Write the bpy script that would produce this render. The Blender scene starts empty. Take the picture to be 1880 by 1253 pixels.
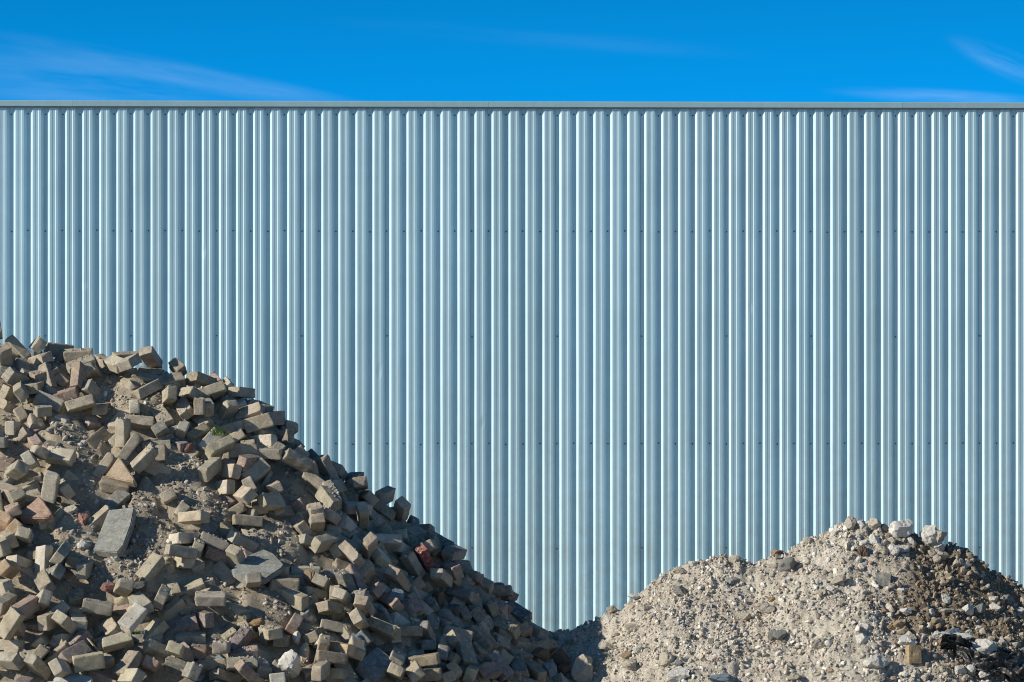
import bpy, bmesh, math, random, json
import numpy as np
from mathutils import Vector, Quaternion, Matrix, noise
from mathutils.bvhtree import BVHTree

scene = bpy.context.scene
COL = scene.collection
F = 7000.0; CX = 940.0; CY = 626.5; EYE = 4.0      # lens (px at 1880 wide) and eye height (m)

# ------------------------------------------------------------------ helpers
def link(o, parent=None):
    COL.objects.link(o)
    if parent is not None: o.parent = parent
    return o
def mobj(name, me, mat=None, parent=None):
    o = bpy.data.objects.new(name, me)
    if mat is not None:
        if not me.materials: me.materials.append(mat)
    return link(o, parent)
def tag(o, label=None, cat=None, group=None, kind=None):
    if label: o['label'] = label
    if cat: o['category'] = cat
    if group: o['group'] = group
    if kind: o['kind'] = kind
    return o
def mesh_np(name, v, f, smooth=False, col=None, sharp=None):
    me = bpy.data.meshes.new(name)
    v = np.asarray(v, np.float32); f = np.asarray(f, np.int32)
    me.vertices.add(len(v)); me.vertices.foreach_set('co', v.ravel())
    n = f.shape[1]
    me.loops.add(f.size); me.loops.foreach_set('vertex_index', f.ravel())
    me.polygons.add(len(f))
    me.polygons.foreach_set('loop_start', np.arange(0, f.size, n, dtype=np.int32))
    try: me.polygons.foreach_set('loop_total', np.full(len(f), n, dtype=np.int32))
    except Exception: pass
    me.update(calc_edges=True)
    me.polygons.foreach_set('use_smooth', np.full(len(f), bool(smooth)))
    if col is not None:
        a = me.color_attributes.new('tint', 'FLOAT_COLOR', 'POINT')
        c = np.ones((len(v), 4), np.float32); c[:, :3] = col
        a.data.foreach_set('color', c.ravel())
    me.validate()
    return me
def bm_mesh(name, bm, smooth=False):
    me = bpy.data.meshes.new(name); bm.to_mesh(me); bm.free()
    me.polygons.foreach_set('use_smooth', [bool(smooth)]*len(me.polygons))
    return me
def bm_box(bm, lo, hi):
    vs = [bm.verts.new((x, y, z)) for x in (lo[0], hi[0]) for y in (lo[1], hi[1]) for z in (lo[2], hi[2])]
    for q in ((0,1,3,2),(4,6,7,5),(0,4,5,1),(2,3,7,6),(0,2,6,4),(1,5,7,3)):
        bm.faces.new([vs[i] for i in q])

# ------------------------------------------------------------------ materials
def newmat(name):
    m = bpy.data.materials.new(name); m.use_nodes = True
    nt = m.node_tree; nt.nodes.clear()
    out = nt.nodes.new('ShaderNodeOutputMaterial'); b = nt.nodes.new('ShaderNodeBsdfPrincipled')
    nt.links.new(b.outputs[0], out.inputs[0])
    return m, nt, b
def N(nt, t, **k):
    n = nt.nodes.new(t)
    for a, v in k.items(): setattr(n, a, v)
    return n
def noise_n(nt, vec, scale, detail=4, rough=.6):
    n = N(nt, 'ShaderNodeTexNoise'); n.inputs['Scale'].default_value = scale
    n.inputs['Detail'].default_value = detail; n.inputs['Roughness'].default_value = rough
    nt.links.new(vec, n.inputs['Vector']); return n
def ramp(nt, fac, stops):
    r = N(nt, 'ShaderNodeValToRGB'); e = r.color_ramp.elements
    while len(e) < len(stops): e.new(.5)
    for i, (p, c) in enumerate(stops):
        e[i].position = p; e[i].color = (c[0], c[1], c[2], 1) if not isinstance(c, (int, float)) else (c, c, c, 1)
    nt.links.new(fac, r.inputs[0]); return r
def mixc(nt, a, b, fac, mode='MIX'):
    m = N(nt, 'ShaderNodeMix', data_type='RGBA', blend_type=mode)
    for s, v in ((m.inputs[0], fac), (m.inputs[6], a), (m.inputs[7], b)):
        if hasattr(v, 'node'): nt.links.new(v, s)
        elif isinstance(v, (int, float)): s.default_value = v
        else: s.default_value = (v[0], v[1], v[2], 1)
    return m
def bump(nt, b, h, strength, dist):
    n = N(nt, 'ShaderNodeBump'); n.inputs['Strength'].default_value = strength
    n.inputs['Distance'].default_value = dist
    nt.links.new(h, n.inputs['Height']); nt.links.new(n.outputs[0], b.inputs['Normal']); return n

def brick_material(name, use_attr):
    m, nt, b = newmat(name)
    tc = N(nt, 'ShaderNodeTexCoord')
    if use_attr:
        src = N(nt, 'ShaderNodeAttribute', attribute_name='tint').outputs['Color']; vec = tc.outputs['Object']
    else:
        oi = N(nt, 'ShaderNodeObjectInfo'); src = oi.outputs['Color']
        mp = N(nt, 'ShaderNodeVectorMath', operation='MULTIPLY_ADD')
        cb = N(nt, 'ShaderNodeCombineXYZ')
        for i in range(3): nt.links.new(oi.outputs['Random'], cb.inputs[i])
        nt.links.new(cb.outputs[0], mp.inputs[0]); mp.inputs[1].default_value = (37, 53, 71)
        nt.links.new(tc.outputs['Object'], mp.inputs[2]); vec = mp.outputs[0]
    big = noise_n(nt, vec, 10, 4, .65)
    sp = noise_n(nt, vec, 130, 3, .75)
    mid = noise_n(nt, vec, 32, 5, .72)
    r1 = ramp(nt, big.outputs[0], [(.3, .68), (.5, .98), (.72, 1.3)])
    c = mixc(nt, src, r1.outputs[0], 1.0, 'MULTIPLY')
    r2 = ramp(nt, sp.outputs[0], [(.32, .42), (.47, .96), (.60, 1.08), (.70, 1.7)])
    c = mixc(nt, c.outputs[2], r2.outputs[0], .8, 'MULTIPLY')
    # dusty, sandy coating collected on parts of the faces
    r3 = ramp(nt, mid.outputs[0], [(.47, 0.0), (.66, .6)])
    c = mixc(nt, c.outputs[2], (.50, .43, .31), r3.outputs[0])
    nt.links.new(c.outputs[2], b.inputs['Base Color'])
    b.inputs['Roughness'].default_value = .93
    b.inputs['Specular IOR Level'].default_value = .18
    add = N(nt, 'ShaderNodeMath', operation='MULTIPLY_ADD'); add.inputs[1].default_value = .45
    nt.links.new(sp.outputs[0], add.inputs[0]); nt.links.new(mid.outputs[0], add.inputs[2])
    bump(nt, b, add.outputs[0], .75, .006)
    return m
M_BRICK = brick_material('concrete_brick', False)
M_BRICK_A = brick_material('concrete_brick_far', True)

def soil_material(name, dark, light, scale=1.0):
    m, nt, b = newmat(name)
    tc = N(nt, 'ShaderNodeTexCoord'); at = N(nt, 'ShaderNodeAttribute', attribute_name='tint')
    v = tc.outputs['Object']
    a = noise_n(nt, v, 3.5*scale, 6, .65); f = noise_n(nt, v, 70*scale, 4, .75); g = noise_n(nt, v, 260, 2, .7)
    r = ramp(nt, a.outputs[0], [(.33, dark), (.68, light)])
    r2 = ramp(nt, f.outputs[0], [(.3, .55), (.5, .95), (.7, 1.4)])
    c = mixc(nt, r.outputs[0], r2.outputs[0], .8, 'MULTIPLY')
    c = mixc(nt, c.outputs[2], at.outputs['Color'], 1.0, 'MULTIPLY')
    nt.links.new(c.outputs[2], b.inputs['Base Color'])
    b.inputs['Roughness'].default_value = 1.0; b.inputs['Specular IOR Level'].default_value = .1
    ad = N(nt, 'ShaderNodeMath', operation='MULTIPLY_ADD'); ad.inputs[1].default_value = .4
    nt.links.new(g.outputs[0], ad.inputs[0]); nt.links.new(f.outputs[0], ad.inputs[2])
    bump(nt, b, ad.outputs[0], .9, .012)
    return m
M_SOIL = soil_material('sandy_soil', (.30, .26, .20), (.56, .49, .375))
M_GRAVEL = soil_material('crushed_gravel', (.45, .405, .335), (.66, .615, .53))

def stone_material(name, attr=True):
    m, nt, b = newmat(name)
    tc = N(nt, 'ShaderNodeTexCoord')
    src = N(nt, 'ShaderNodeAttribute', attribute_name='tint').outputs['Color'] if attr else N(nt, 'ShaderNodeObjectInfo').outputs['Color']
    a = noise_n(nt, tc.outputs['Object'], 35, 5, .7); f = noise_n(nt, tc.outputs['Object'], 190, 3, .7)
    r = ramp(nt, a.outputs[0], [(.3, .62), (.5, 1.0), (.7, 1.25)])
    c = mixc(nt, src, r.outputs[0], .9, 'MULTIPLY')
    r2 = ramp(nt, f.outputs[0], [(.34, .6), (.5, 1.0), (.68, 1.25)])
    c = mixc(nt, c.outputs[2], r2.outputs[0], .6, 'MULTIPLY')
    nt.links.new(c.outputs[2], b.inputs['Base Color'])
    b.inputs['Roughness'].default_value = .9; b.inputs['Specular IOR Level'].default_value = .25
    if not attr: bump(nt, b, a.outputs[0], .8, .012)
    return m
M_STONE = stone_material('loose_stone'); M_ROCK = stone_material('rubble_rock', False)

def metal_material(name, base, rough=.38, tint_amt=.06, metal=.0):
    m, nt, b = newmat(name)
    tc = N(nt, 'ShaderNodeTexCoord'); oi = N(nt, 'ShaderNodeObjectInfo')
    mp = N(nt, 'ShaderNodeMapping'); mp.inputs['Scale'].default_value = (14, 14, .35)
    nt.links.new(tc.outputs['Object'], mp.inputs[0])
    st = noise_n(nt, mp.outputs[0], 1.0, 4, .6)
    dirt = noise_n(nt, tc.outputs['Object'], 1.1, 5, .6)
    r = ramp(nt, st.outputs[0], [(.3, (base[0]*(1-tint_amt), base[1]*(1-tint_amt*.6), base[2]*(1-tint_amt*.2))), (.7, (base[0]*(1+tint_amt), base[1]*(1+tint_amt*.6), base[2]))])
    r2 = ramp(nt, dirt.outputs[0], [(.35, .93), (.65, 1.03)])
    c = mixc(nt, r.outputs[0], r2.outputs[0], 1.0, 'MULTIPLY')
    r3 = ramp(nt, oi.outputs['Random'], [(0, .93), (1, 1.05)])
    c = mixc(nt, c.outputs[2], r3.outputs[0], 1.0, 'MULTIPLY')
    nt.links.new(c.outputs[2], b.inputs['Base Color'])
    b.inputs['Metallic'].default_value = metal
    b.inputs['Roughness'].default_value = rough
    b.inputs['Specular IOR Level'].default_value = .5
    mp2 = N(nt, 'ShaderNodeMapping'); mp2.inputs['Scale'].default_value = (5, 5, .8)
    nt.links.new(tc.outputs['Object'], mp2.inputs[0])
    w = noise_n(nt, mp2.outputs[0], 1.0, 2, .5)
    h = w.outputs[0]
    geo = N(nt, 'ShaderNodeNewGeometry')
    for (dx_, dz_, rad) in ((-3.74, 5.08, .05), (-1.61, 3.64, .06), (-5.18, 4.68, .045), (-.35, 3.01, .05), (2.9, 4.4, .05)):
        sb = N(nt, 'ShaderNodeVectorMath', operation='SUBTRACT'); nt.links.new(geo.outputs['Position'], sb.inputs[0]); sb.inputs[1].default_value = (dx_, 0, dz_)
        ms = N(nt, 'ShaderNodeVectorMath', operation='MULTIPLY'); nt.links.new(sb.outputs[0], ms.inputs[0]); ms.inputs[1].default_value = (1.2/rad, 0, .5/rad)
        ln = N(nt, 'ShaderNodeVectorMath', operation='LENGTH'); nt.links.new(ms.outputs[0], ln.inputs[0])
        rr_ = ramp(nt, ln.outputs['Value'], [(0, 1.0), (1, 0.0)]); rr_.color_ramp.interpolation = 'EASE'
        mm = N(nt, 'ShaderNodeMath', operation='MULTIPLY_ADD'); nt.links.new(rr_.outputs[0], mm.inputs[0]); mm.inputs[1].default_value = -1.6; nt.links.new(h, mm.inputs[2]); h = mm.outputs[0]
    bump(nt, b, h, .14, .02)
    # splashed dust on the lower part of the wall
    sz = N(nt, 'ShaderNodeSeparateXYZ'); nt.links.new(geo.outputs['Position'], sz.inputs[0])
    mz = N(nt, 'ShaderNodeMapRange'); nt.links.new(sz.outputs['Z'], mz.inputs[0]); mz.inputs[1].default_value = .6; mz.inputs[2].default_value = 4.2; mz.inputs[3].default_value = .30; mz.inputs[4].default_value = 0
    sp = noise_n(nt, tc.outputs['Object'], 6, 5, .7); spr = ramp(nt, sp.outputs[0], [(.42, 0.0), (.66, 1.0)])
    mm = N(nt, 'ShaderNodeMath', operation='MULTIPLY'); nt.links.new(mz.outputs[0], mm.inputs[0]); nt.links.new(spr.outputs[0], mm.inputs[1])
    c = mixc(nt, c.outputs[2], (.45, .40, .32), mm.outputs[0]); nt.links.new(c.outputs[2], b.inputs['Base Color'])
    return m
M_CLAD = metal_material('coated_steel_sheet', (.57, .81, .91), .55, .04, .62)
M_TRIM = metal_material('coated_steel_trim', (.32, .50, .57), .5)
M_STRIP = metal_material('coated_steel_flashing', (.25, .36, .42), .45)
M_CORE, nt_, b_ = newmat('dark_backing'); b_.inputs['Base Color'].default_value = (.12, .13, .14, 1)
M_SCREW, nt_, b_ = newmat('screw_steel'); b_.inputs['Base Color'].default_value = (.035, .07, .12, 1); b_.inputs['Metallic'].default_value = .3; b_.inputs['Roughness'].default_value = .5
M_GRASS, nt_, b_ = newmat('grass_blade'); b_.inputs['Base Color'].default_value = (.10, .20, .03, 1); b_.inputs['Roughness'].default_value = .6
oi = N(nt_, 'ShaderNodeTexCoord'); nn = noise_n(nt_, oi.outputs['Object'], 30, 2, .5)
rr = ramp(nt_, nn.outputs[0], [(.35, (.06, .15, .02)), (.65, (.20, .30, .05))]); nt_.links.new(rr.outputs[0], b_.inputs['Base Color'])
M_PLASTIC, nt_, b_ = newmat('black_plastic_film'); b_.inputs['Base Color'].default_value = (.022, .024, .026, 1); b_.inputs['Roughness'].default_value = .38
oi = N(nt_, 'ShaderNodeTexCoord'); nn = noise_n(nt_, oi.outputs['Object'], 14, 5, .7); bump(nt_, b_, nn.outputs[0], .35, .02)
nn2 = noise_n(nt_, oi.outputs['Object'], 30, 4, .7); rr = ramp(nt_, nn2.outputs[0], [(.5, (.02, .022, .025)), (.72, (.16, .15, .13))]); nt_.links.new(rr.outputs[0], b_.inputs['Base Color'])
M_WOOD, nt_, b_ = newmat('weathered_wood'); b_.inputs['Base Color'].default_value = (.42, .34, .22, 1); b_.inputs['Roughness'].default_value = .85
oi = N(nt_, 'ShaderNodeTexCoord'); nn = noise_n(nt_, oi.outputs['Object'], 60, 3, .7); rr = ramp(nt_, nn.outputs[0], [(.3, (.30, .24, .15)), (.7, (.50, .41, .28))]); nt_.links.new(rr.outputs[0], b_.inputs['Base Color'])

# ------------------------------------------------------------------ pile surfaces
LS = [(-700, 900), (-450, 720), (-200, 630), (-60, 600), (0, 612), (30, 625), (75, 622), (125, 638), (155, 648), (200, 658), (240, 648), (290, 658), (340, 672), (400, 694), (455, 713), (500, 752), (548, 797), (575, 828), (620, 868), (650, 876), (700, 903), (750, 938), (790, 968), (830, 1012), (870, 1052), (925, 1083), (975, 1135), (1000, 1172), (1028, 1225), (1065, 1310), (1120, 1420)]
RS = [(600, 1400), (760, 1290), (860, 1210), (940, 1168), (985, 1153), (1050, 1139), (1110, 1120), (1170, 1084), (1215, 1060), (1270, 1029), (1330, 1020), (1395, 1022), (1440, 1002), (1500, 977), (1560, 955), (1630, 962), (1740, 988), (1765, 1018), (1795, 1043), (1850, 1056), (1890, 1090), (1990, 1180), (2150, 1330)]
YL, YR = 27.6, 27.82
def ridge(S, Y, off, n=3):
    out = []
    for a, b in zip(S[:-1], S[1:]):
        for i in range(n):
            t = i/n; px = a[0]+(b[0]-a[0])*t; py = a[1]+(b[1]-a[1])*t
            out.append(((px-CX)/F*Y, EYE-(py+off-CY)/F*Y))
    return np.array(out)
RL = ridge(LS, YL, 12); RR = ridge(RS, YR, 1)
def hLn(x, y):
    dy = (y-YL)*.92
    return (RL[:, 1]-.95*np.sqrt((x[..., None]-RL[:, 0])**2+(dy**2)[..., None]+.003)).max(-1)
def hRn(x, y):
    dy = (y-YR)*.85
    return (RR[:, 1]-.9*np.sqrt((x[..., None]-RR[:, 0])**2+(dy**2)[..., None]+.004)).max(-1)
def hL(x, y): return float(hLn(np.array([x]), np.array([y]))[0])
def hR(x, y): return float(hRn(np.array([x]), np.array([y]))[0])
D = json.loads(r'''{"ind":[[-3.328,25.302,2.124,0.741,0.476,-0.429,0.201,0,"t",21,1145],[-2.532,25.451,2.148,0.804,0.346,-0.18,0.449,0,"p",244,1135],[-2.789,25.124,1.885,
0.638,0.76,0.029,0.12,0,"t",163,1216],[-2.46,25.962,2.452,0.845,0.274,-0.333,0.317,0,"g",278,1042],[-3.189,26.355,2.992,0.492,0.593,-0.565,0.295,0,"p",
93,894],[-2.625,25.365,1.998,0.96,-0.242,-0.136,0.026,0,"t",216,1179],[-2.04,25.789,2.257,0.985,0.17,0.005,0.017,0,"g",387,1100],[-3.154,26.624,3.196,0.005,
0.173,0.895,0.411,0,"p",113,838],[-1.526,27.07,3.15,0.916,-0.282,0.183,0.22,0,"g",545,846],[-1.682,26.621,2.877,0.785,0.436,0.258,0.356,0,"t",498,922],
[-2.568,26.658,3.179,0.904,0.197,-0.374,0.058,0,"t",266,842],[-0.708,27.02,2.412,0.404,0.343,-0.828,0.181,0,"g",756,1035],[-3.128,25.133,1.856,0.334,0.449,
-0.827,0.047,0,"g",69,1223],[-2.218,25.705,2.079,0.923,0.351,-0.133,0.083,0,"v",338,1146],[-2.063,26.935,3.248,0.901,-0.275,-0.268,0.201,0,"t",405,821],
[-2.123,26.815,3.099,0.701,-0.486,-0.46,0.246,0,"t",386,862],[-2.787,25.644,2.211,0.989,0.099,0.103,0.042,0,"g",180,1115],[-0.882,26.042,2.039,0.941,-0.214,
0.209,-0.157,0,"b",703,1154],[-1.892,26.202,2.501,0.755,-0.09,0.407,0.506,0,"g",435,1025],[-1.817,27.333,3.411,0.753,0.643,-0.09,0.108,0,"g",475,777],[-2.299,
25.787,2.174,0.428,-0.134,0.74,-0.502,0,"t",317,1118],[-2.535,25.209,1.857,0.835,0.145,-0.332,0.414,0,"b",237,1216],[-1.487,26.033,2.239,0.184,0.289,0.537,
0.771,0,"t",545,1101],[-2.75,26.947,3.349,0.693,-0.15,-0.697,-0.105,0,"t",225,793],[-2.769,26.6,2.99,0.969,0.23,0.086,-0.036,0,"b",209,890],[-1.3,26.92,
2.881,0.502,-0.09,-0.661,0.551,0,"g",602,915],[-3.184,25.925,2.503,0.682,0.219,-0.602,0.352,0,"p",79,1025],[-2.194,26.291,2.783,0.012,0.296,0.948,-0.118,
0,"t",356,951],[-1.558,26.095,2.325,0.76,-0.649,0.017,0.014,0,"b",520,1073],[-3.31,25.142,1.89,0.362,0.142,0.342,0.855,0,"g",20,1214],[-3.269,26.27,2.787,
0.228,0.412,0.491,0.733,0,"t",70,948],[-3.065,27.088,3.554,0.983,-0.117,-0.138,-0.017,0,"g",148,742],[-1.308,26.57,2.594,0.366,0.818,0.375,0.238,0,"t",
594,996],[-1.811,26.926,3.071,0.768,0.501,-0.132,0.376,0,"t",472,865],[-1.828,25.608,1.985,0.452,-0.115,0.818,-0.336,0,"v",444,1171],[-0.319,26.43,1.825,
0.766,0.129,0.343,-0.528,0,"g",857,1200],[-2.887,25.208,1.931,0.79,0.468,0.014,0.397,0,"v",138,1196],[-3.108,27.34,3.741,0.621,-0.359,-0.695,0.049,0,"r",
143,690],[-2.842,26.36,2.76,0.76,-0.507,-0.407,-0.006,0,"t",191,950],[-0.355,27.125,2.192,0.269,0.162,0.261,0.913,0,"d",850,1092],[-2.257,26.014,2.563,
0.975,-0.052,0.078,0.202,0,"g",332,1013],[-2.356,25.456,1.928,0.911,-0.299,0.147,0.242,0,"g",284,1192],[-0.094,26.567,1.735,0.349,-0.245,-0.871,-0.243,
0,"d",919,1222],[-1.242,26.016,2.175,0.854,-0.148,0.023,0.498,0,"b",606,1117],[-2.757,26.531,2.877,0.84,0.363,-0.207,0.346,0,"d",215,917],[-3.25,25.44,
2.216,0.518,0.731,0.2,0.396,0,"r",52,1112],[-2.974,25.362,2.128,0.79,0.058,0.312,0.525,0,"t",119,1143],[-1.862,26.362,2.616,0.93,0.075,0.234,0.273,0,"g",
445,993],[-1.209,25.571,1.88,0.989,-0.006,0.075,0.124,0,"b",609,1207],[-2.964,25.037,1.852,0.706,0.334,0.362,0.51,0,"p",111,1227],[-3.296,27.14,3.559,0.116,
-0.163,-0.857,-0.476,0,"g",90,736],[-1.335,27.443,3.077,0.809,-0.22,0.466,0.284,0,"g",600,857],[-0.502,27.022,2.322,0.178,0.541,-0.816,0.099,0,"g",810,
1061],[-3.426,26.424,3.104,0.021,-0.527,-0.803,0.277,0,"g",32,864],[-0.044,27.131,1.957,0.229,0.232,0.345,0.88,0,"b",932,1152],[-1.909,25.37,1.756,0.093,
0.377,-0.904,0.177,0,"g",411,1242],[-1.0,26.71,2.565,0.45,0.524,0.713,0.119,0,"t",677,1002],[-0.621,27.112,2.46,0.801,0.089,0.477,0.352,0,"f",779,1023],
[-1.014,26.106,2.183,0.771,-0.094,0.269,0.569,0,"b",669,1111],[-1.112,26.5,2.517,0.359,-0.309,-0.856,0.209,0,"g",646,1017],[-2.615,27.6,3.876,0.765,-0.276,
0.177,0.554,0,"g",275,653],[-3.399,25.726,2.462,0.342,0.718,0.585,0.156,0,"o",17,1045],[-1.739,25.241,1.795,0.899,0.054,0.387,0.198,0,"r",455,1234],[-1.625,
25.653,2.039,0.029,0.546,0.834,0.081,0,"t",497,1162],[-1.841,26.536,2.749,0.992,-0.042,0.043,0.113,0,"b",455,956],[-1.977,26.188,2.388,0.177,-0.389,-0.829,
-0.36,0,"g",412,1052],[-0.805,26.62,2.354,0.797,0.026,0.297,0.526,0,"b",728,1059],[-1.276,25.451,1.801,0.505,0.605,0.416,0.453,0,"t",589,1232],[-0.799,
27.531,2.778,0.51,0.568,-0.643,-0.06,0,"g",739,935],[-0.418,27.41,2.479,0.171,-0.829,-0.525,0.093,0,"d",833,1015],[-0.599,26.002,1.823,0.073,0.078,0.994,
0.027,0,"b",782,1211],[-1.14,26.343,2.315,0.506,0.284,-0.804,0.13,0,"d",635,1065],[-2.238,27.182,3.329,0.364,0.811,0.283,0.36,0,"b",364,795],[-2.093,25.754,
2.124,0.323,0.334,0.59,0.66,0,"v",376,1136],[-0.153,26.429,1.716,0.761,0.329,0.253,0.498,0,"v",900,1231],[-2.5,25.062,1.789,0.248,0.403,0.788,0.393,0,"t",
243,1241],[-2.254,27.59,3.716,0.875,-0.16,0.071,0.452,0,"b",366,696],[-2.051,27.41,3.482,0.344,0.404,0.832,-0.163,0,"g",419,752],[-1.884,27.425,3.482,0.906,
0.365,-0.205,-0.059,0,"t",463,754],[-2.688,26.86,3.255,0.889,-0.032,-0.453,0.058,0,"g",240,820],[-1.907,27.05,3.221,0.753,0.658,0.0,0.019,0,"t",446,826],
[-3.147,25.659,2.372,0.03,0.586,0.724,0.362,0,"b",81,1067],[-2.412,25.58,2.045,0.886,0.2,-0.316,0.276,0,"t",286,1153],[-3.585,27.606,3.936,0.382,0.082,
-0.861,0.325,0,"g",33,639],[-0.224,26.813,1.908,0.372,-0.156,-0.914,-0.045,0,"d",884,1171],[-3.553,27.28,3.734,0.447,0.723,0.512,0.125,0,"g",25,691],[-2.647,
27.077,3.425,0.987,-0.148,0.038,0.046,0,"t",259,774],[-2.936,26.99,3.297,0.709,0.519,0.008,0.478,0,"b",182,804],[-2.7,26.176,2.565,0.419,0.066,-0.241,0.873,
0,"b",220,1007],[-2.21,25.375,1.821,0.826,-0.543,0.15,-0.004,0,"d",320,1222],[-2.342,27.291,3.515,0.602,-0.043,-0.381,0.7,0,"g",339,750],[-2.86,26.75,3.109,
0.845,-0.195,-0.478,0.142,0,"t",193,854],[-0.888,27.04,2.576,0.029,-0.158,0.941,-0.297,0,"p",718,993],[-2.498,27.216,3.455,0.127,-0.497,-0.796,-0.321,0,
"t",298,762],[-1.066,27.144,2.755,0.598,0.407,-0.658,-0.208,0,"t",665,946],[-2.62,27.353,3.649,0.933,-0.022,-0.227,0.277,0,"g",272,715],[-2.26,26.283,2.638,
0.901,-0.068,-0.018,0.429,0,"p",337,988],[0.157,26.928,1.661,0.42,-0.238,-0.721,0.497,0,"b",984,1232],[-1.992,26.876,3.077,0.295,0.353,0.715,0.526,0,"t",
425,866],[-1.86,26.591,2.926,0.524,-0.19,-0.323,0.765,0,"t",450,909],[-2.058,26.351,2.615,0.974,-0.006,0.216,0.069,0,"g",394,994],[-2.615,25.698,2.342,
0.006,0.6,0.77,-0.219,0,"g",227,1078],[-3.089,25.399,2.132,0.563,0.564,0.393,0.458,0,"t",84,1143],[-1.403,27.108,2.989,0.889,-0.322,0.321,-0.048,0,"g",
572,882],[-1.543,25.563,1.816,0.299,-0.758,-0.549,0.185,0,"d",518,1222],[-2.904,25.918,2.446,0.502,0.564,0.44,0.486,0,"g",155,1046],[-1.363,26.609,2.73,
0.181,0.642,0.738,-0.099,0,"b",582,959],[-2.491,25.596,2.236,0.028,-0.516,-0.81,-0.277,0,"g",259,1104],[-0.853,26.48,2.186,0.336,0.254,0.279,0.863,0,"r",
719,1107],[-1.043,25.961,2.106,0.715,0.308,0.406,0.479,0,"t",658,1136],[-2.468,27.507,3.708,0.931,0.294,-0.023,0.215,0,"g",318,697],[-3.396,25.5,2.239,
0.399,0.72,0.407,0.396,0,"g",12,1106],[-3.138,27.599,3.889,0.813,-0.582,-0.013,-0.021,0,"g",140,649],[0.037,27.553,2.035,0.133,-0.332,-0.878,-0.319,0,"f",
956,1125],[-1.21,26.035,2.047,0.989,-0.086,0.086,0.085,0,"g",612,1149],[-2.165,25.658,1.997,0.989,0.128,0.003,0.068,0,"t",353,1170],[-0.659,25.815,1.759,
0.158,0.625,0.701,0.305,0,"t",762,1234],[-3.65,27.41,3.875,0.7,-0.08,-0.479,-0.524,0,"g",11,653],[-2.145,27.124,3.28,0.732,0.465,-0.091,0.489,0,"p",386,
806],[-2.03,26.804,2.965,0.338,0.302,0.687,0.568,0,"p",415,895],[-1.792,25.317,1.859,0.021,-0.038,0.992,-0.121,0,"g",443,1217],[-2.752,27.411,3.845,0.791,
-0.061,-0.187,0.579,0,"g",237,666],[-1.087,26.422,2.345,0.561,0.08,-0.734,0.373,0,"v",656,1059],[-1.167,25.697,1.932,0.073,-0.266,-0.961,0.027,0,"o",629,
1190],[-1.795,25.515,1.902,0.984,0.15,-0.082,0.05,0,"r",450,1197],[-3.324,25.989,2.678,0.698,0.028,0.21,0.684,0,"g",45,982],[-0.695,26.57,2.145,0.407,-0.729,
-0.479,0.273,0,"v",759,1113],[-2.453,27.27,3.607,0.446,0.37,0.665,0.47,0,"g",311,727],[-3.331,27.026,3.509,0.968,0.128,-0.016,0.214,1,"g",78,754],[-2.116,
25.214,1.815,0.337,0.495,0.673,0.434,0,"d",353,1233],[-2.161,27.436,3.644,0.982,-0.091,-0.167,0.011,0,"g",393,714],[-2.311,27.378,3.616,0.107,-0.488,-0.831,
0.246,0,"g",349,723],[-3.06,25.866,2.554,0.724,-0.231,-0.38,0.528,0,"g",112,1017],[-2.02,26.294,2.514,0.97,0.075,0.211,0.095,0,"r",395,1019],[-1.05,25.804,
1.92,0.633,0.264,0.035,0.727,0,"t",658,1190],[-2.363,25.725,2.274,0.664,-0.311,-0.443,0.516,0,"g",297,1096],[-2.7,25.223,1.76,0.17,-0.124,-0.977,-0.037,
0,"r",186,1243],[-3.347,27.4,3.734,0.57,0.159,-0.594,0.545,0,"g",87,688],[-0.924,27.612,2.876,0.702,-0.454,-0.383,0.393,0,"g",709,908],[-2.191,25.991,2.302,
0.963,0.194,-0.164,0.093,0,"t",355,1078],[0.224,27.35,1.797,0.311,0.851,0.394,0.154,0,"b",1004,1187],[-1.937,25.422,1.957,0.726,0.012,0.009,0.688,0,"g",
406,1189],[-1.678,25.429,1.83,0.553,0.216,0.026,0.804,0,"g",484,1226],[-1.856,26.94,3.141,0.482,0.725,0.397,0.29,0,"r",455,846],[-0.428,27.19,2.361,0.416,
0.317,0.467,0.713,0,"r",834,1047],[-1.162,26.149,2.238,0.262,0.561,-0.786,-0.002,0,"g",628,1094],[-0.787,25.956,1.839,0.673,0.273,0.099,0.68,0,"g",728,
1206],[0.048,26.876,1.702,0.114,-0.609,-0.722,-0.307,0,"d",955,1221],[-3.132,26.302,2.748,0.531,0.041,0.559,-0.635,0,"t",106,952],[-1.764,25.983,2.369,
0.653,-0.106,0.066,0.747,0,"g",465,1066],[-1.736,27.075,3.202,0.029,-0.016,-0.999,-0.033,0,"g",497,833],[-2.69,25.579,2.07,0.064,0.571,0.738,0.354,0,"t",
201,1151],[-1.488,25.859,2.065,0.427,0.402,0.769,0.256,0,"r",540,1147],[-2.999,27.331,3.619,0.773,0.376,0.5,0.101,0,"g",167,714],[-3.148,25.553,2.26,0.41,
0.384,0.733,0.383,0,"g",82,1101],[-0.585,25.952,1.729,0.038,0.043,0.996,0.071,0,"b",794,1239],[-1.656,27.41,3.309,0.239,-0.281,-0.63,0.684,0,"b",526,801],
[-2.503,26.769,3.106,0.651,0.708,0.263,-0.077,0,"g",288,860],[-0.604,26.376,1.983,0.223,0.58,-0.756,0.205,0,"d",783,1157],[-3.485,27.063,3.639,0.361,-0.547,
-0.7,0.283,0,"g",38,720],[-0.44,26.807,2.02,0.705,-0.554,0.443,0.017,0,"d",827,1134],[-0.722,26.246,2.0,0.994,-0.086,-0.0,0.061,0,"b",756,1159],[-2.232,
25.301,1.954,0.708,0.043,0.183,0.681,0,"t",322,1192],[-2.859,27.507,3.834,0.059,0.489,0.83,0.263,0,"p",207,668],[-2.899,25.373,1.989,0.901,0.114,-0.328,
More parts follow.
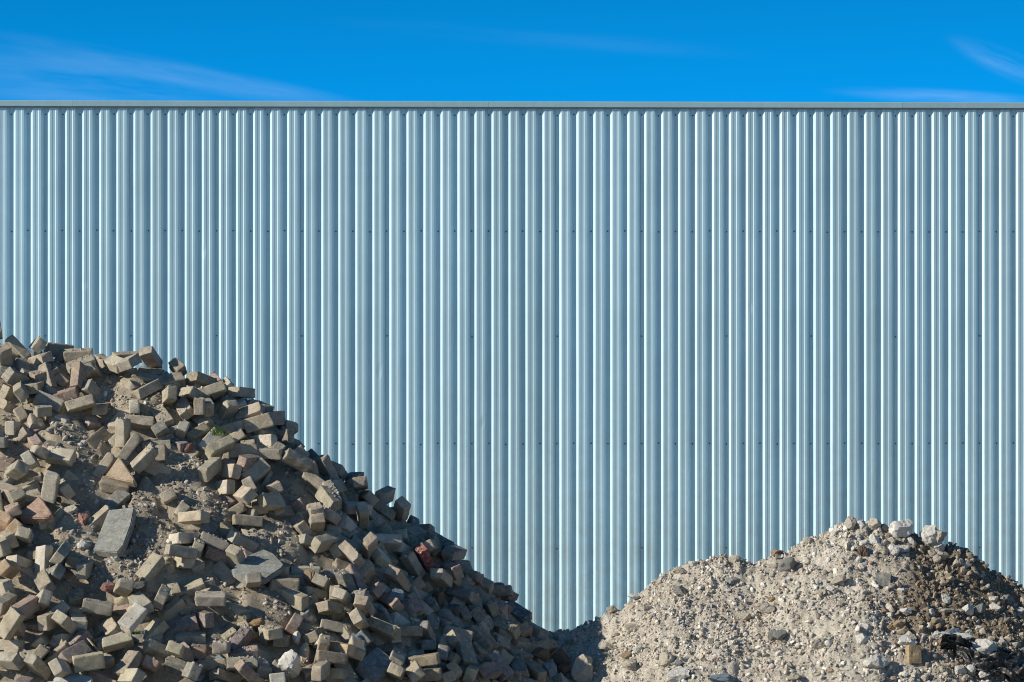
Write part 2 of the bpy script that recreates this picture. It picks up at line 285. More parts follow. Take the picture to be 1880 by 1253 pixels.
0.262,0,"v",149,1170],[-0.781,25.765,1.767,0.714,0.071,0.227,0.658,0,"t",728,1233],[-3.367,27.416,3.758,0.313,0.092,0.151,-0.933,0,"b",78,687],[-1.49,26.67,
2.683,0.744,-0.414,0.218,-0.477,0,"g",551,969],[-0.923,26.836,2.469,0.794,0.256,0.404,0.375,0,"p",700,1025],[-1.431,26.364,2.404,0.998,0.026,0.013,0.063,
0,"p",562,1047],[-1.313,26.293,2.325,0.263,0.624,-0.735,-0.031,0,"g",589,1068],[-2.952,25.773,2.259,0.595,0.155,-0.261,0.744,1,"b",139,1098],[-3.2,27.236,
3.609,0.985,0.089,-0.148,-0.018,0,"r",125,723],[-3.105,25.806,2.415,0.364,-0.337,-0.318,0.808,0,"d",104,1051],[-2.004,25.437,1.837,0.035,0.014,0.996,-0.083,
0,"g",393,1219],[-3.303,27.789,3.93,0.723,-0.65,-0.113,0.204,0,"g",104,639],[-2.101,25.556,1.926,0.13,-0.685,-0.717,0.018,0,"r",365,1195],[-3.516,27.47,
3.798,0.3,-0.463,-0.832,-0.063,0,"g",43,671],[-2.996,27.155,3.412,0.44,0.321,-0.101,0.832,1,"r",169,775],[-1.779,27.311,3.277,0.204,-0.245,-0.646,0.694,
0,"p",490,808],[-1.88,25.873,2.138,0.024,0.313,0.442,0.84,0,"b",433,1128],[-3.103,26.443,2.977,0.332,-0.465,-0.758,0.314,0,"t",121,899],[-1.11,27.232,2.808,
0.963,0.114,0.057,0.237,0,"p",651,932],[-1.393,26.082,2.152,0.522,0.437,0.192,0.707,0,"d",569,1130],[-2.398,25.34,1.846,0.685,0.081,0.251,0.679,0,"r",277,
1220],[-2.024,27.348,3.377,0.988,0.037,-0.136,0.064,0,"g",425,783],[-3.367,26.438,2.897,0.186,0.063,0.341,-0.919,0,"g",58,914],[-0.97,26.45,2.247,0.322,
0.349,0.844,0.25,0,"r",692,1084],[-3.412,27.533,3.864,0.134,0.4,0.905,0.056,0,"g",77,658],[-3.298,26.6,3.223,0.132,-0.57,-0.785,0.203,0,"g",74,831],[-2.733,
26.854,3.157,0.428,0.083,0.463,-0.772,0,"g",227,849],[-3.427,26.382,2.907,0.297,0.568,0.764,0.073,0,"g",31,911],[-1.373,26.221,2.253,0.891,-0.189,0.029,
0.412,0,"b",579,1088],[-0.377,26.671,1.954,0.125,-0.04,-0.987,0.092,0,"g",844,1161],[-3.0,25.258,1.91,0.749,-0.566,-0.307,-0.152,0,"b",103,1198],[-1.159,
26.961,2.676,0.723,0.421,0.494,0.238,0,"p",638,962],[-0.283,26.269,1.705,0.617,-0.416,-0.391,0.541,0,"t",864,1237],[-3.526,27.01,3.378,0.57,0.528,0.46,
0.429,0,"p",21,786],[-3.443,26.029,2.643,0.43,0.312,0.45,0.718,0,"g",17,990],[-1.01,26.562,2.384,0.646,0.129,-0.443,-0.608,0,"t",676,1050],[-2.49,27.033,
3.361,0.318,0.642,0.69,0.105,0,"d",294,788],[-3.349,26.502,3.173,0.643,0.315,0.384,0.583,0,"p",56,844],[-3.47,26.138,2.74,0.374,0.599,-0.705,0.071,0,"o",
9,955],[-0.153,27.276,2.081,0.507,0.32,0.478,0.642,0,"b",903,1118],[-0.362,26.535,1.897,0.354,0.265,-0.871,-0.213,0,"g",835,1173],[-3.355,25.375,1.977,
0.002,-0.167,-0.984,0.057,0,"t",21,1183],[-3.351,25.926,2.486,0.131,0.842,0.518,-0.081,0,"p",38,1030],[-0.345,27.024,2.043,0.16,0.544,0.439,0.697,1,"g",
853,1129],[0.071,27.213,1.836,0.908,0.177,0.172,0.34,0,"g",963,1182],[-3.034,27.484,3.781,0.227,0.704,0.672,0.019,0,"g",170,680],[-2.356,27.139,3.337,0.525,
0.344,0.745,0.228,0,"p",335,788],[-1.337,25.871,1.999,0.144,0.768,0.605,0.155,0,"b",575,1168],[-1.961,27.647,3.626,0.867,-0.028,0.03,0.497,0,"g",448,719],
[-2.229,27.191,3.528,0.705,0.007,-0.709,-0.029,1,"g",366,748],[-1.04,27.455,2.865,0.539,0.208,0.328,0.748,0,"g",677,913],[-1.277,25.651,1.918,0.184,-0.589,
-0.203,0.76,0,"b",594,1181],[-1.167,25.652,1.754,0.796,-0.073,0.068,0.597,0,"t",622,1238],[-2.191,27.319,3.537,0.33,0.49,0.48,0.648,0,"g",384,748],[-1.09,
27.41,2.977,0.696,-0.11,0.008,0.71,0,"g",662,888],[-1.827,26.365,2.523,0.504,0.344,-0.065,0.79,0,"r",462,1025],[-1.586,26.27,2.415,0.721,0.014,0.011,0.693,
0,"t",517,1049],[-3.429,25.677,2.337,0.406,0.262,0.524,0.701,0,"g",12,1078],[-2.543,25.564,2.02,0.167,0.008,-0.466,0.869,0,"d",256,1168],[-3.378,27.04,
3.421,0.78,0.11,0.353,-0.504,1,"g",64,775],[-1.639,26.781,2.793,0.238,-0.125,0.345,-0.899,0,"g",520,943],[-0.072,27.026,1.851,0.684,0.097,0.382,-0.613,
1,"g",924,1178],[-2.418,27.623,3.803,0.372,-0.185,-0.87,0.266,1,"b",327,673],[-3.134,25.454,1.999,0.726,-0.175,-0.29,0.598,0,"t",77,1176],[-3.43,27.601,
3.97,0.56,-0.265,-0.363,0.695,0,"g",70,634],[-1.954,26.464,2.649,0.568,0.751,0.117,-0.314,0,"b",414,972],[-2.904,25.541,2.116,0.633,0.093,-0.032,0.768,
0,"p",147,1140],[-1.719,27.476,3.441,0.627,0.614,0.318,0.359,0,"g",511,768],[-2.449,26.594,2.889,0.62,0.318,-0.267,0.666,0,"g",295,912],[-2.392,26.57,2.907,
0.27,0.638,0.713,0.108,0,"t",309,911],[-1.269,26.78,2.766,0.726,0.113,0.224,0.64,0,"t",610,949],[-0.712,27.526,2.609,0.226,-0.82,-0.516,0.103,0,"g",764,
975],[-2.274,26.158,2.484,0.028,-0.414,-0.91,0.016,0,"p",338,1034],[-0.277,27.439,2.298,0.121,0.603,-0.787,0.049,0,"d",873,1058],[-1.0,25.996,1.974,0.3,
-0.703,-0.587,0.266,0,"d",673,1170],[-3.108,27.506,3.82,0.896,-0.37,-0.228,0.09,0,"g",148,664],[-1.536,26.885,2.818,0.004,-0.315,-0.708,0.632,0,"v",550,
927],[-1.376,26.71,2.812,0.016,-0.626,-0.773,-0.101,0,"g",579,934],[-0.574,26.352,1.879,0.698,-0.125,0.092,0.699,0,"d",788,1186],[-2.934,27.219,3.517,0.732,
0.016,-0.035,0.68,0,"g",184,752],[-2.122,26.418,2.661,0.698,0.473,-0.16,0.514,0,"d",386,970],[-3.51,26.481,2.956,0.905,0.155,0.04,-0.394,0,"g",13,899],
[-3.43,26.217,2.837,0.087,0.643,0.746,0.153,0,"r",25,935],[-1.181,26.645,2.515,0.805,0.32,0.286,0.41,0,"t",619,1015],[-0.765,26.377,2.028,0.816,0.41,0.391,
0.114,0,"p",734,1138],[0.166,27.548,1.905,0.899,-0.032,0.17,-0.402,0,"g",990,1159],[-3.171,27.121,3.434,0.809,0.192,0.065,0.551,0,"p",122,768],[-1.829,
25.909,2.157,0.89,0.139,0.168,0.401,0,"t",437,1120],[-0.239,27.11,2.058,0.673,0.302,0.29,0.609,0,"d",878,1128],[-3.414,27.254,3.664,0.744,-0.025,-0.065,
0.664,0,"t",64,711],[-3.578,27.261,3.608,0.554,0.641,0.492,0.201,0,"t",12,722],[-1.403,26.599,2.584,0.146,0.911,0.358,-0.144,0,"g",562,993],[-0.402,26.14,
1.734,0.647,0.209,0.427,0.596,0,"t",834,1228],[-3.539,26.72,3.144,0.719,0.156,-0.005,0.677,0,"r",10,849],[-1.676,26.874,2.963,0.638,-0.135,-0.164,0.74,
0,"g",504,895],[-0.901,27.516,2.757,0.174,0.935,0.027,-0.307,1,"g",713,942],[-3.506,25.965,2.571,0.381,0.13,0.588,0.702,0,"g",8,1008],[-2.786,27.168,3.43,
0.81,0.197,-0.246,0.494,0,"t",215,770],[-0.659,26.727,2.14,0.198,0.33,-0.188,0.903,0,"g",773,1109],[-0.567,26.65,2.022,0.322,-0.665,-0.67,0.069,0,"d",797,
1141],[-1.553,25.77,1.974,0.735,-0.002,0.015,0.678,0,"b",519,1179],[-3.481,26.96,3.292,0.897,-0.218,-0.325,-0.205,0,"g",43,797],[-2.514,26.975,3.249,0.991,
-0.121,-0.046,0.022,0,"g",290,815],[0.085,27.32,1.915,0.336,0.611,0.711,0.092,0,"b",966,1156],[-1.909,25.728,2.018,0.572,-0.082,-0.308,0.756,0,"b",419,
1161],[-2.694,27.23,3.51,0.568,0.396,0.557,0.459,0,"p",247,747],[-2.467,26.859,3.195,0.672,-0.149,-0.723,0.057,1,"b",298,834],[0.048,27.054,1.764,0.881,
0.228,0.127,0.394,0,"b",960,1200],[-1.135,25.745,1.773,0.789,0.349,0.259,-0.435,0,"t",638,1230],[-3.505,27.151,3.463,0.583,0.232,0.469,0.622,0,"t",38,759],
[-0.65,26.862,2.193,-0.365,0.303,-0.283,0.833,0,"g",774,1091],[-2.377,27.033,3.252,0.263,0.355,0.546,0.712,0,"v",331,816],[-2.194,25.477,1.922,0.388,-0.441,
-0.688,0.426,0,"r",344,1198],[-3.639,27.185,3.545,0.236,-0.318,-0.891,0.221,0,"t",11,744],[-2.233,27.314,3.438,0.438,0.078,-0.402,0.8,0,"g",372,773],[-2.963,
25.452,2.001,0.899,-0.111,0.003,0.424,0,"t",113,1172],[-1.558,25.275,1.758,0.084,0.661,0.746,-0.01,0,"p",509,1245],[-1.264,27.609,3.057,0.252,0.605,-0.754,
-0.045,0,"g",625,864],[-3.099,26.617,3.04,0.917,-0.155,0.289,0.228,1,"g",127,874],[-1.952,26.65,2.794,0.957,-0.062,-0.282,0.018,0,"g",438,935],[-2.161,
26.193,2.578,0.575,-0.365,-0.441,0.585,0,"g",365,1003],[-2.206,26.184,2.489,0.402,0.152,-0.339,0.837,0,"g",363,1039],[-3.339,25.912,2.437,0.933,0.256,0.253,
-0.019,0,"g",50,1053],[-0.941,26.095,1.948,0.396,-0.144,0.424,-0.802,1,"g",694,1177],[-2.296,25.924,2.286,0.205,0.528,0.37,0.736,1,"t",322,1082],[-0.16,
27.624,2.201,0.036,-0.108,0.991,0.065,0,"d",917,1082],[-0.488,26.075,1.689,0.142,0.435,0.888,0.047,0,"t",823,1243],[-2.642,27.494,3.709,0.513,0.854,0.052,
-0.071,0,"g",269,690],[-3.161,26.912,3.274,0.905,0.41,0.075,-0.082,0,"g",127,811],[-1.277,26.993,2.907,0.77,-0.341,0.514,-0.166,0,"g",612,901],[-1.741,
26.206,2.363,0.58,-0.018,0.458,-0.674,0,"b",485,1051],[-1.517,26.306,2.364,0.982,0.138,-0.007,0.133,0,"g",552,1061],[-3.072,25.586,2.158,0.893,-0.22,-0.335,
0.206,0,"p",111,1116],[-0.473,26.247,1.846,0.508,0.516,0.576,0.38,0,"d",815,1197],[-0.867,26.29,2.039,0.629,0.539,0.03,-0.559,0,"g",707,1132],[-1.256,27.282,
2.951,0.402,-0.686,-0.529,0.296,0,"g",625,892]],"rest":[[-3.218,27.723,3.874,0.877,-0.279,-0.161,0.357,0,"g"],[-3.702,27.56,3.892,0.339,-0.786,0.495,0.146,
0,"r"],[-3.734,27.6,4.081,0.548,0.5,-0.579,-0.339,0,"g"],[-3.251,27.504,3.699,0.658,0.169,0.327,0.657,0,"g"],[-2.967,27.788,3.822,0.741,-0.483,0.419,-0.206,
0,"g"],[-2.946,27.491,3.656,0.726,-0.007,-0.348,0.593,0,"t"],[-2.862,27.629,3.695,0.683,0.144,-0.528,0.485,0,"t"],[-2.901,27.63,3.775,0.132,0.276,0.919,
-0.248,0,"g"],[-2.795,27.676,3.88,0.987,0.094,-0.004,0.131,0,"t"],[-2.7,27.437,3.644,0.792,-0.408,-0.091,0.445,0,"g"],[-2.16,27.789,3.689,0.414,-0.426,
-0.7,0.397,0,"r"],[-2.08,27.731,3.666,0.606,-0.135,-0.334,0.709,0,"p"],[-1.959,27.571,3.527,0.403,-0.472,-0.672,0.404,0,"p"],[-1.817,27.557,3.518,0.114,
-0.455,-0.883,-0.001,0,"g"],[-2.133,27.546,3.622,0.674,0.116,-0.33,-0.65,0,"g"],[-2.437,27.45,3.523,0.607,0.231,-0.76,-0.024,0,"t"],[-3.376,27.092,3.356,
0.332,0.633,0.696,0.07,0,"r"],[-3.357,26.865,3.264,0.702,-0.428,0.439,-0.361,0,"r"],[-3.244,26.782,3.241,0.163,-0.712,-0.682,0.032,0,"t"],[-3.13,27.045,
3.341,0.832,0.229,-0.075,0.5,0,"b"],[-3.264,27.166,3.388,0.95,0.194,-0.035,0.242,1,"t"],[-2.816,27.089,3.281,0.293,0.624,0.691,0.218,0,"t"],[-2.95,26.684,
2.938,0.761,-0.158,0.344,0.527,0,"p"],[-3.484,26.594,3.046,0.882,0.127,-0.442,0.1,0,"d"],[-3.342,26.694,3.047,0.028,-0.641,-0.746,-0.179,0,"t"],[-3.39,
26.543,2.954,0.962,0.084,-0.211,0.149,0,"g"],[-3.051,26.602,2.928,0.132,0.081,-0.966,0.208,0,"g"],[-3.601,26.79,3.286,0.71,-0.003,-0.016,0.704,0,"d"],[-2.635,
27.159,3.34,0.198,0.061,-0.97,0.131,0,"g"],[-2.582,26.812,3.015,0.652,-0.569,-0.469,-0.177,0,"d"],[-2.049,26.71,2.832,0.868,0.343,-0.14,0.331,0,"v"],[-2.288,
26.449,2.817,0.362,0.584,0.685,0.242,0,"g"],[-1.962,27.333,3.305,0.277,0.658,0.687,0.136,0,"t"],[-1.883,27.208,3.253,0.008,-0.676,-0.734,-0.068,0,"t"],
[-1.84,26.763,2.98,0.636,0.302,0.417,0.575,0,"t"],[-1.636,27.622,3.355,0.486,-0.091,0.184,0.849,0,"g"],[-1.53,27.441,3.196,0.688,-0.357,0.293,-0.56,0,"g"],
[-1.472,27.214,3.11,0.327,-0.291,-0.788,0.434,0,"b"],[-1.427,27.573,3.125,0.431,-0.749,0.503,0.008,0,"d"],[-1.761,27.061,2.99,0.78,-0.045,-0.316,0.538,
0,"p"],[-1.611,27.309,3.107,0.263,0.955,0.101,-0.096,0,"g"],[-1.652,27.27,3.073,0.175,0.045,-0.847,-0.501,0,"g"],[-1.592,27.18,2.964,0.912,0.249,-0.319,
0.06,0,"g"],[-1.606,27.06,2.882,0.136,0.327,0.688,-0.633,0,"g"],[-1.437,27.21,2.912,0.105,-0.601,-0.69,0.389,0,"g"],[-1.147,27.79,3.001,0.016,-0.765,-0.644,
-0.019,0,"d"],[-1.132,27.641,2.953,0.378,-0.675,-0.528,0.348,0,"g"],[-1.154,27.562,2.913,0.792,0.005,-0.065,0.606,0,"g"],[-1.16,27.412,2.879,0.991,0.008,
0.134,-0.029,1,"g"],[-1.761,26.969,2.861,0.252,-0.699,-0.626,0.237,0,"r"],[-1.675,27.189,3.204,0.716,0.183,-0.402,-0.541,0,"g"],[-3.403,26.095,2.698,0.404,
0.548,0.707,0.191,0,"o"],[-3.218,26.176,2.589,0.322,-0.924,0.058,0.197,0,"d"],[-3.357,26.188,2.535,0.897,-0.193,-0.354,0.181,0,"b"],[-3.121,26.054,2.558,
0.774,0.153,-0.03,0.613,0,"t"],[-2.979,26.172,2.578,0.06,0.107,0.992,0.008,0,"g"],[-2.989,26.022,2.481,0.025,-0.686,-0.718,0.112,0,"b"],[-3.402,26.308,
2.732,0.711,-0.212,0.296,-0.602,0,"r"],[-3.244,26.065,2.496,0.164,0.791,0.558,-0.189,0,"b"],[-2.582,26.038,2.421,0.725,-0.688,-0.019,0.041,0,"r"],[-2.261,
26.554,2.694,0.97,-0.23,0.079,-0.018,0,"g"],[-2.299,26.419,2.653,0.985,-0.1,0.006,0.14,0,"b"],[-2.262,26.181,2.369,0.988,-0.147,0.035,0.034,0,"r"],[-2.322,
26.636,2.776,0.825,0.432,-0.269,-0.246,0,"r"],[-1.76,26.487,2.605,0.776,0.513,0.136,-0.341,0,"g"],[-1.77,26.724,2.844,0.006,-0.652,-0.742,-0.157,0,"t"],
[-2.136,26.099,2.325,0.092,-0.126,0.984,0.086,0,"t"],[-1.668,26.802,2.836,0.487,0.339,0.435,0.677,0,"t"],[-1.165,26.788,2.547,0.817,-0.492,0.199,0.225,
0,"g"],[-1.346,26.811,2.629,1.0,-0.008,-0.022,0.013,0,"p"],[-1.639,26.684,2.614,0.337,-0.199,-0.849,0.355,0,"t"],[-1.568,26.576,2.574,0.468,0.808,0.339,
0.12,0,"p"],[-1.258,26.713,2.503,0.371,0.853,0.307,0.201,0,"t"],[-0.975,26.961,2.526,0.777,-0.403,0.235,-0.423,0,"t"],[-1.525,26.863,2.7,0.509,-0.546,-0.242,
0.619,0,"v"],[-1.084,26.737,2.427,0.949,-0.237,0.077,-0.192,0,"t"],[-0.857,27.682,2.76,0.059,-0.049,0.997,-0.01,0,"g"],[-0.671,27.78,2.615,0.013,0.199,
0.965,-0.172,0,"d"],[-1.021,27.366,2.745,0.358,-0.155,-0.902,-0.188,0,"g"],[-0.863,27.216,2.594,0.884,-0.003,0.465,-0.057,0,"g"],[-0.497,27.587,2.523,0.834,
-0.358,0.308,-0.284,0,"d"],[-0.731,27.428,2.532,0.782,-0.052,0.235,0.575,0,"g"],[-0.792,27.307,2.573,0.702,-0.231,0.15,0.656,0,"t"],[-0.599,27.25,2.528,
0.713,-0.215,-0.132,0.654,0,"g"],[-0.726,27.684,2.642,0.478,-0.545,0.652,-0.224,0,"d"],[-3.4,25.863,2.299,0.743,0.243,-0.1,0.615,0,"b"],[-2.998,25.84,2.238,
0.599,-0.777,-0.009,-0.196,0,"t"],[-2.828,25.91,2.246,0.93,0.197,0.009,0.311,0,"t"],[-2.848,26.051,2.341,0.489,0.499,0.53,0.481,0,"g"],[-3.215,25.626,2.084,
0.742,0.088,-0.051,0.662,0,"g"],[-3.303,25.391,2.09,0.239,0.558,-0.771,0.191,1,"g"],[-2.807,25.828,2.13,0.649,0.421,0.408,0.486,0,"g"],[-2.632,25.768,2.164,
0.866,0.196,-0.208,0.41,1,"r"],[-2.793,25.668,2.047,0.109,0.567,0.673,0.462,0,"t"],[-2.685,25.483,1.994,0.963,0.15,-0.149,0.165,0,"g"],[-2.642,25.878,2.252,
0.076,0.656,0.714,0.232,0,"t"],[-2.936,25.71,2.172,0.063,-0.673,-0.737,-0.021,0,"b"],[-1.793,26.144,2.312,0.949,-0.303,0.004,-0.084,0,"g"],[-1.9,26.008,
2.222,0.971,0.069,0.203,0.106,0,"g"],[-2.045,25.908,2.216,0.409,0.271,-0.828,0.271,0,"g"],[-1.783,26.108,2.219,0.714,0.113,0.525,0.45,0,"p"],[-2.545,25.688,
2.171,0.897,0.234,-0.37,0.061,0,"o"],[-2.355,25.922,2.214,0.589,-0.29,0.058,0.752,0,"g"],[-2.167,25.899,2.18,0.922,0.103,0.344,-0.144,0,"g"],[-1.793,25.791,
2.049,0.354,-0.505,-0.754,0.227,0,"b"],[-2.565,26.039,2.29,0.276,-0.704,-0.648,0.088,0,"d"],[-2.525,25.377,1.878,0.083,-0.714,-0.693,0.044,0,"b"],[-1.582,
26.12,2.281,0.05,-0.313,-0.945,-0.086,0,"t"],[-1.268,26.48,2.362,0.813,-0.349,-0.337,0.321,0,"d"],[-1.21,26.193,2.254,0.574,0.434,0.561,0.409,0,"t"],[-1.202,
26.182,2.178,0.99,-0.05,0.067,0.11,0,"g"],[-1.285,26.264,2.132,0.151,-0.555,-0.572,-0.585,1,"t"],[-1.536,26.028,2.092,0.841,0.249,-0.266,0.399,0,"g"],[-1.272,
25.787,1.96,0.919,-0.253,0.103,0.284,1,"t"],[-1.052,26.399,2.108,0.853,0.228,-0.294,0.365,0,"r"],[-1.063,26.14,1.992,0.369,0.357,-0.838,-0.185,0,"b"],[-0.775,
27.147,2.507,0.862,-0.067,0.16,0.477,0,"p"],[-0.753,27.14,2.371,0.975,-0.038,0.182,0.125,0,"b"],[-0.529,27.63,2.441,0.515,0.31,-0.799,-0.012,0,"d"],[-0.566,
27.33,2.3,0.665,0.165,0.358,0.635,0,"g"],[-0.669,26.938,2.27,0.287,0.654,0.686,0.143,0,"b"],[-0.622,27.095,2.227,0.288,0.623,0.7,0.195,0,"b"],[-0.522,27.26,
2.227,0.432,0.776,0.312,0.339,0,"b"],[-0.479,27.49,2.435,0.59,0.015,-0.785,0.187,1,"g"],[-0.387,27.367,2.318,0.307,0.289,0.179,0.889,0,"d"],[-0.314,27.246,
2.21,0.457,-0.187,-0.808,0.322,0,"g"],[-0.433,27.204,2.292,0.239,0.494,-0.818,0.176,0,"b"],[-0.777,26.765,2.279,0.147,0.568,-0.805,0.089,0,"g"],[-0.56,
27.436,2.531,0.616,0.38,0.247,0.644,0,"b"],[-3.293,25.295,1.858,0.346,0.845,0.117,0.391,0,"g"],[-3.209,25.07,1.74,0.077,-0.739,-0.669,-0.021,0,"v"],[-3.125,
25.261,1.928,0.333,0.598,0.681,0.262,0,"t"],[-3.012,25.618,2.01,0.116,0.555,0.823,0.036,0,"t"],[-2.619,25.468,1.905,0.808,0.36,-0.452,0.118,0,"d"],[-1.652,
25.648,1.85,0.398,-0.835,-0.255,0.283,0,"g"],[-1.937,25.28,1.688,0.02,0.469,-0.859,0.205,0,"b"],[-1.976,25.859,2.025,0.199,-0.023,0.976,-0.089,0,"g"],[-1.4,
26.069,1.995,0.719,-0.03,-0.001,0.695,0,"b"],[-1.359,25.617,1.762,0.948,0.202,-0.059,0.237,1,"d"],[-1.038,26.251,2.031,0.26,0.594,-0.761,0.023,0,"t"],[-0.836,
26.166,2.001,0.349,0.387,0.521,0.676,0,"t"],[-0.844,26.131,1.883,0.927,0.327,0.001,-0.184,0,"r"],[-0.438,26.23,1.737,0.938,0.136,0.27,0.172,0,"d"],[-0.389,
26.699,1.844,0.295,0.374,0.553,0.683,0,"d"],[-0.645,26.161,1.823,0.028,0.677,0.723,0.134,0,"g"],[-0.657,26.549,1.971,0.307,0.336,0.535,0.712,0,"g"],[-1.055,
26.241,2.226,0.427,0.131,0.377,0.811,0,"d"],[-0.419,26.294,1.808,0.249,0.584,-0.771,-0.04,0,"d"],[-0.241,27.538,2.224,0.815,-0.436,0.164,0.345,1,"d"],[-0.098,
27.702,2.171,0.987,-0.116,-0.076,-0.084,0,"d"],[-0.063,27.79,2.153,0.346,0.126,0.164,0.915,0,"v"],[-0.013,27.126,1.809,0.852,0.246,0.133,0.442,0,"b"],[-0.183,
26.922,1.9,0.421,-0.013,-0.904,0.074,0,"b"],[-0.094,27.29,2.058,0.688,-0.02,0.451,0.568,0,"v"],[-0.067,27.313,2.031,0.492,-0.52,-0.502,0.486,0,"r"],[-0.248,
27.381,2.16,0.393,0.597,0.627,0.31,0,"d"],[0.014,26.689,1.656,0.717,-0.026,0.057,0.694,0,"v"],[-1.061,27.464,2.785,0.632,0.017,0.245,-0.735,1,"t"],[-0.165,
28.347,1.787,0.518,0.423,0.693,0.27,0,"g"],[-0.453,28.258,2.032,-0.663,0.422,-0.129,0.604,0,"g"],[-4.149,26.249,2.803,0.847,0.33,-0.289,0.299,0,"g"],[0.605,
27.055,1.317,0.59,0.705,0.147,-0.364,1,"g"],[-1.861,25.285,1.642,0.405,0.853,0.21,0.253,1,"g"],[-1.472,26.725,2.683,0.414,0.064,-0.372,0.828,0,"t"],[-4.232,
25.154,1.845,0.704,0.537,0.145,-0.441,1,"g"],[-2.847,28.232,3.221,-0.822,0.393,-0.165,-0.378,0,"t"],[-1.089,24.757,0.957,0.592,0.214,0.168,-0.759,0,"b"],
[-4.291,28.034,3.519,0.48,0.379,-0.764,-0.205,0,"r"],[0.809,28.039,1.157,0.913,-0.003,0.213,0.348,0,"g"],[-2.796,28.431,3.053,-0.795,-0.327,-0.453,-0.236,
0,"b"],[-1.496,27.182,3.016,-0.117,0.499,0.656,0.554,1,"g"],[-3.235,28.34,3.214,-0.036,0.073,0.911,0.405,0,"g"],[-0.709,28.453,2.16,0.935,-0.141,0.325,
-0.019,0,"g"],[-2.422,24.93,1.456,0.363,-0.035,-0.44,0.821,1,"p"],[-3.542,24.487,1.253,0.784,0.123,0.225,-0.566,0,"g"],[-4.282,27.183,3.566,0.907,0.261,
-0.151,-0.295,0,"g"],[-0.044,26.315,1.455,0.733,0.281,0.439,0.437,1,"g"],[-0.401,27.917,2.208,0.325,0.434,0.769,0.338,0,"g"],[-4.206,27.666,3.856,-0.331,
0.033,-0.825,-0.456,0,"g"],[-4.253,24.406,1.193,0.373,0.826,-0.201,-0.372,1,"r"],[-3.359,28.403,3.179,-0.849,0.42,0.046,0.318,0,"g"],[0.534,28.345,1.267,
0.84,-0.049,0.426,0.333,0,"g"],[-2.509,25.761,2.186,0.565,0.354,-0.072,0.742,0,"g"],[-1.572,27.613,3.243,0.482,0.246,0.068,0.838,1,"b"],[-3.738,27.493,
3.881,0.491,0.854,0.129,0.117,0,"p"],[-0.154,27.983,1.986,0.241,0.336,0.159,0.897,0,"b"],[-4.11,28.362,3.285,-0.242,0.046,-0.061,-0.967,0,"b"],[-3.826,
25.699,2.335,0.785,0.332,0.433,-0.295,0,"g"],[-1.124,28.24,2.589,0.241,0.383,0.758,0.47,0,"g"],[-2.532,28.266,3.164,0.535,0.093,0.461,0.702,0,"b"],[-2.653,
24.981,1.52,0.512,0.195,-0.263,0.795,1,"g"],[-3.893,24.855,1.601,0.582,0.184,-0.419,0.672,0,"r"],[-0.716,28.586,2.099,0.262,0.167,0.162,0.937,0,"g"],[0.831,
26.548,0.915,-0.04,0.227,-0.311,0.922,0,"g"],[-2.189,25.244,1.684,0.807,0.42,-0.04,0.413,0,"g"],[-1.211,27.836,2.842,0.834,-0.19,-0.101,-0.509,0,"g"],[-4.01,
28.231,3.414,-0.612,0.29,-0.256,-0.69,0,"g"],[-0.495,28.379,2.016,0.142,0.548,0.799,0.205,1,"g"],[-1.022,27.667,2.785,0.808,-0.133,0.207,0.536,0,"g"],[-3.746,
26.112,2.686,0.552,0.396,-0.17,0.714,0,"g"],[-3.524,27.917,3.599,-0.215,0.111,0.244,0.939,0,"g"],[0.896,27.95,1.11,-0.012,0.425,0.21,0.881,0,"g"],[-1.762,
27.41,3.347,0.388,-0.189,0.285,-0.856,0,"g"],[-1.809,25.48,1.79,0.471,0.01,-0.256,0.844,1,"p"],[-2.2,24.845,1.345,-0.058,0.111,0.514,0.848,0,"g"],[-2.34,
28.549,2.885,-0.2,0.001,0.914,0.354,0,"r"],[0.691,26.959,1.208,0.535,-0.335,0.49,-0.601,0,"b"],[-3.836,25.398,2.073,0.336,-0.051,-0.424,0.839,0,"g"],[-2.421,
27.658,3.665,0.136,-0.005,0.37,0.919,0,"g"],[-0.271,27.256,2.125,0.613,0.323,-0.078,0.717,0,"t"],[-0.922,26.755,2.358,-0.061,0.159,-0.099,0.98,0,"g"],[-4.24,
26.607,3.087,0.207,0.397,-0.248,-0.859,0,"g"],[-1.893,27.793,3.37,0.696,-0.017,0.248,0.674,0,"r"],[-0.933,27.71,2.707,-0.602,0.255,-0.001,0.757,0,"g"],
[-2.491,27.034,3.271,0.201,0.905,0.311,0.21,0,"g"],[-2.48,27.909,3.462,-0.915,0.327,0.081,0.222,0,"t"],[0.776,28.409,1.041,0.944,-0.276,0.132,0.121,0,"g"],
[0.574,26.3,0.973,-0.033,0.312,-0.214,0.925,1,"g"],[-0.705,27.367,2.506,0.819,0.082,0.413,-0.388,0,"g"],[-0.502,24.956,0.884,0.829,0.293,-0.011,0.477,0,
"g"],[-0.242,26.756,1.809,0.028,0.506,0.529,0.681,1,"g"],[-0.988,27.37,2.675,0.542,0.268,-0.266,-0.751,0,"b"],[-4.156,24.904,1.636,0.649,0.455,0.262,-0.55,
0,"d"],[-2.006,27.061,3.148,0.703,0.18,-0.089,0.682,0,"g"],[-3.161,27.218,3.518,0.932,0.111,0.046,0.343,0,"t"],[-4.018,24.788,1.541,0.142,0.073,0.209,-0.965,
1,"g"],[-3.295,24.357,1.1,0.142,0.278,0.333,0.89,0,"g"],[-1.119,26.797,2.524,0.672,-0.114,0.44,-0.585,0,"g"],[-3.063,28.174,3.298,-0.702,0.385,-0.063,0.595,
0,"g"],[-4.297,25.984,2.548,0.136,0.069,-0.162,0.975,0,"g"],[-3.702,27.858,3.704,-0.14,0.19,0.438,0.867,0,"g"],[-2.356,24.359,0.953,0.704,0.298,-0.257,
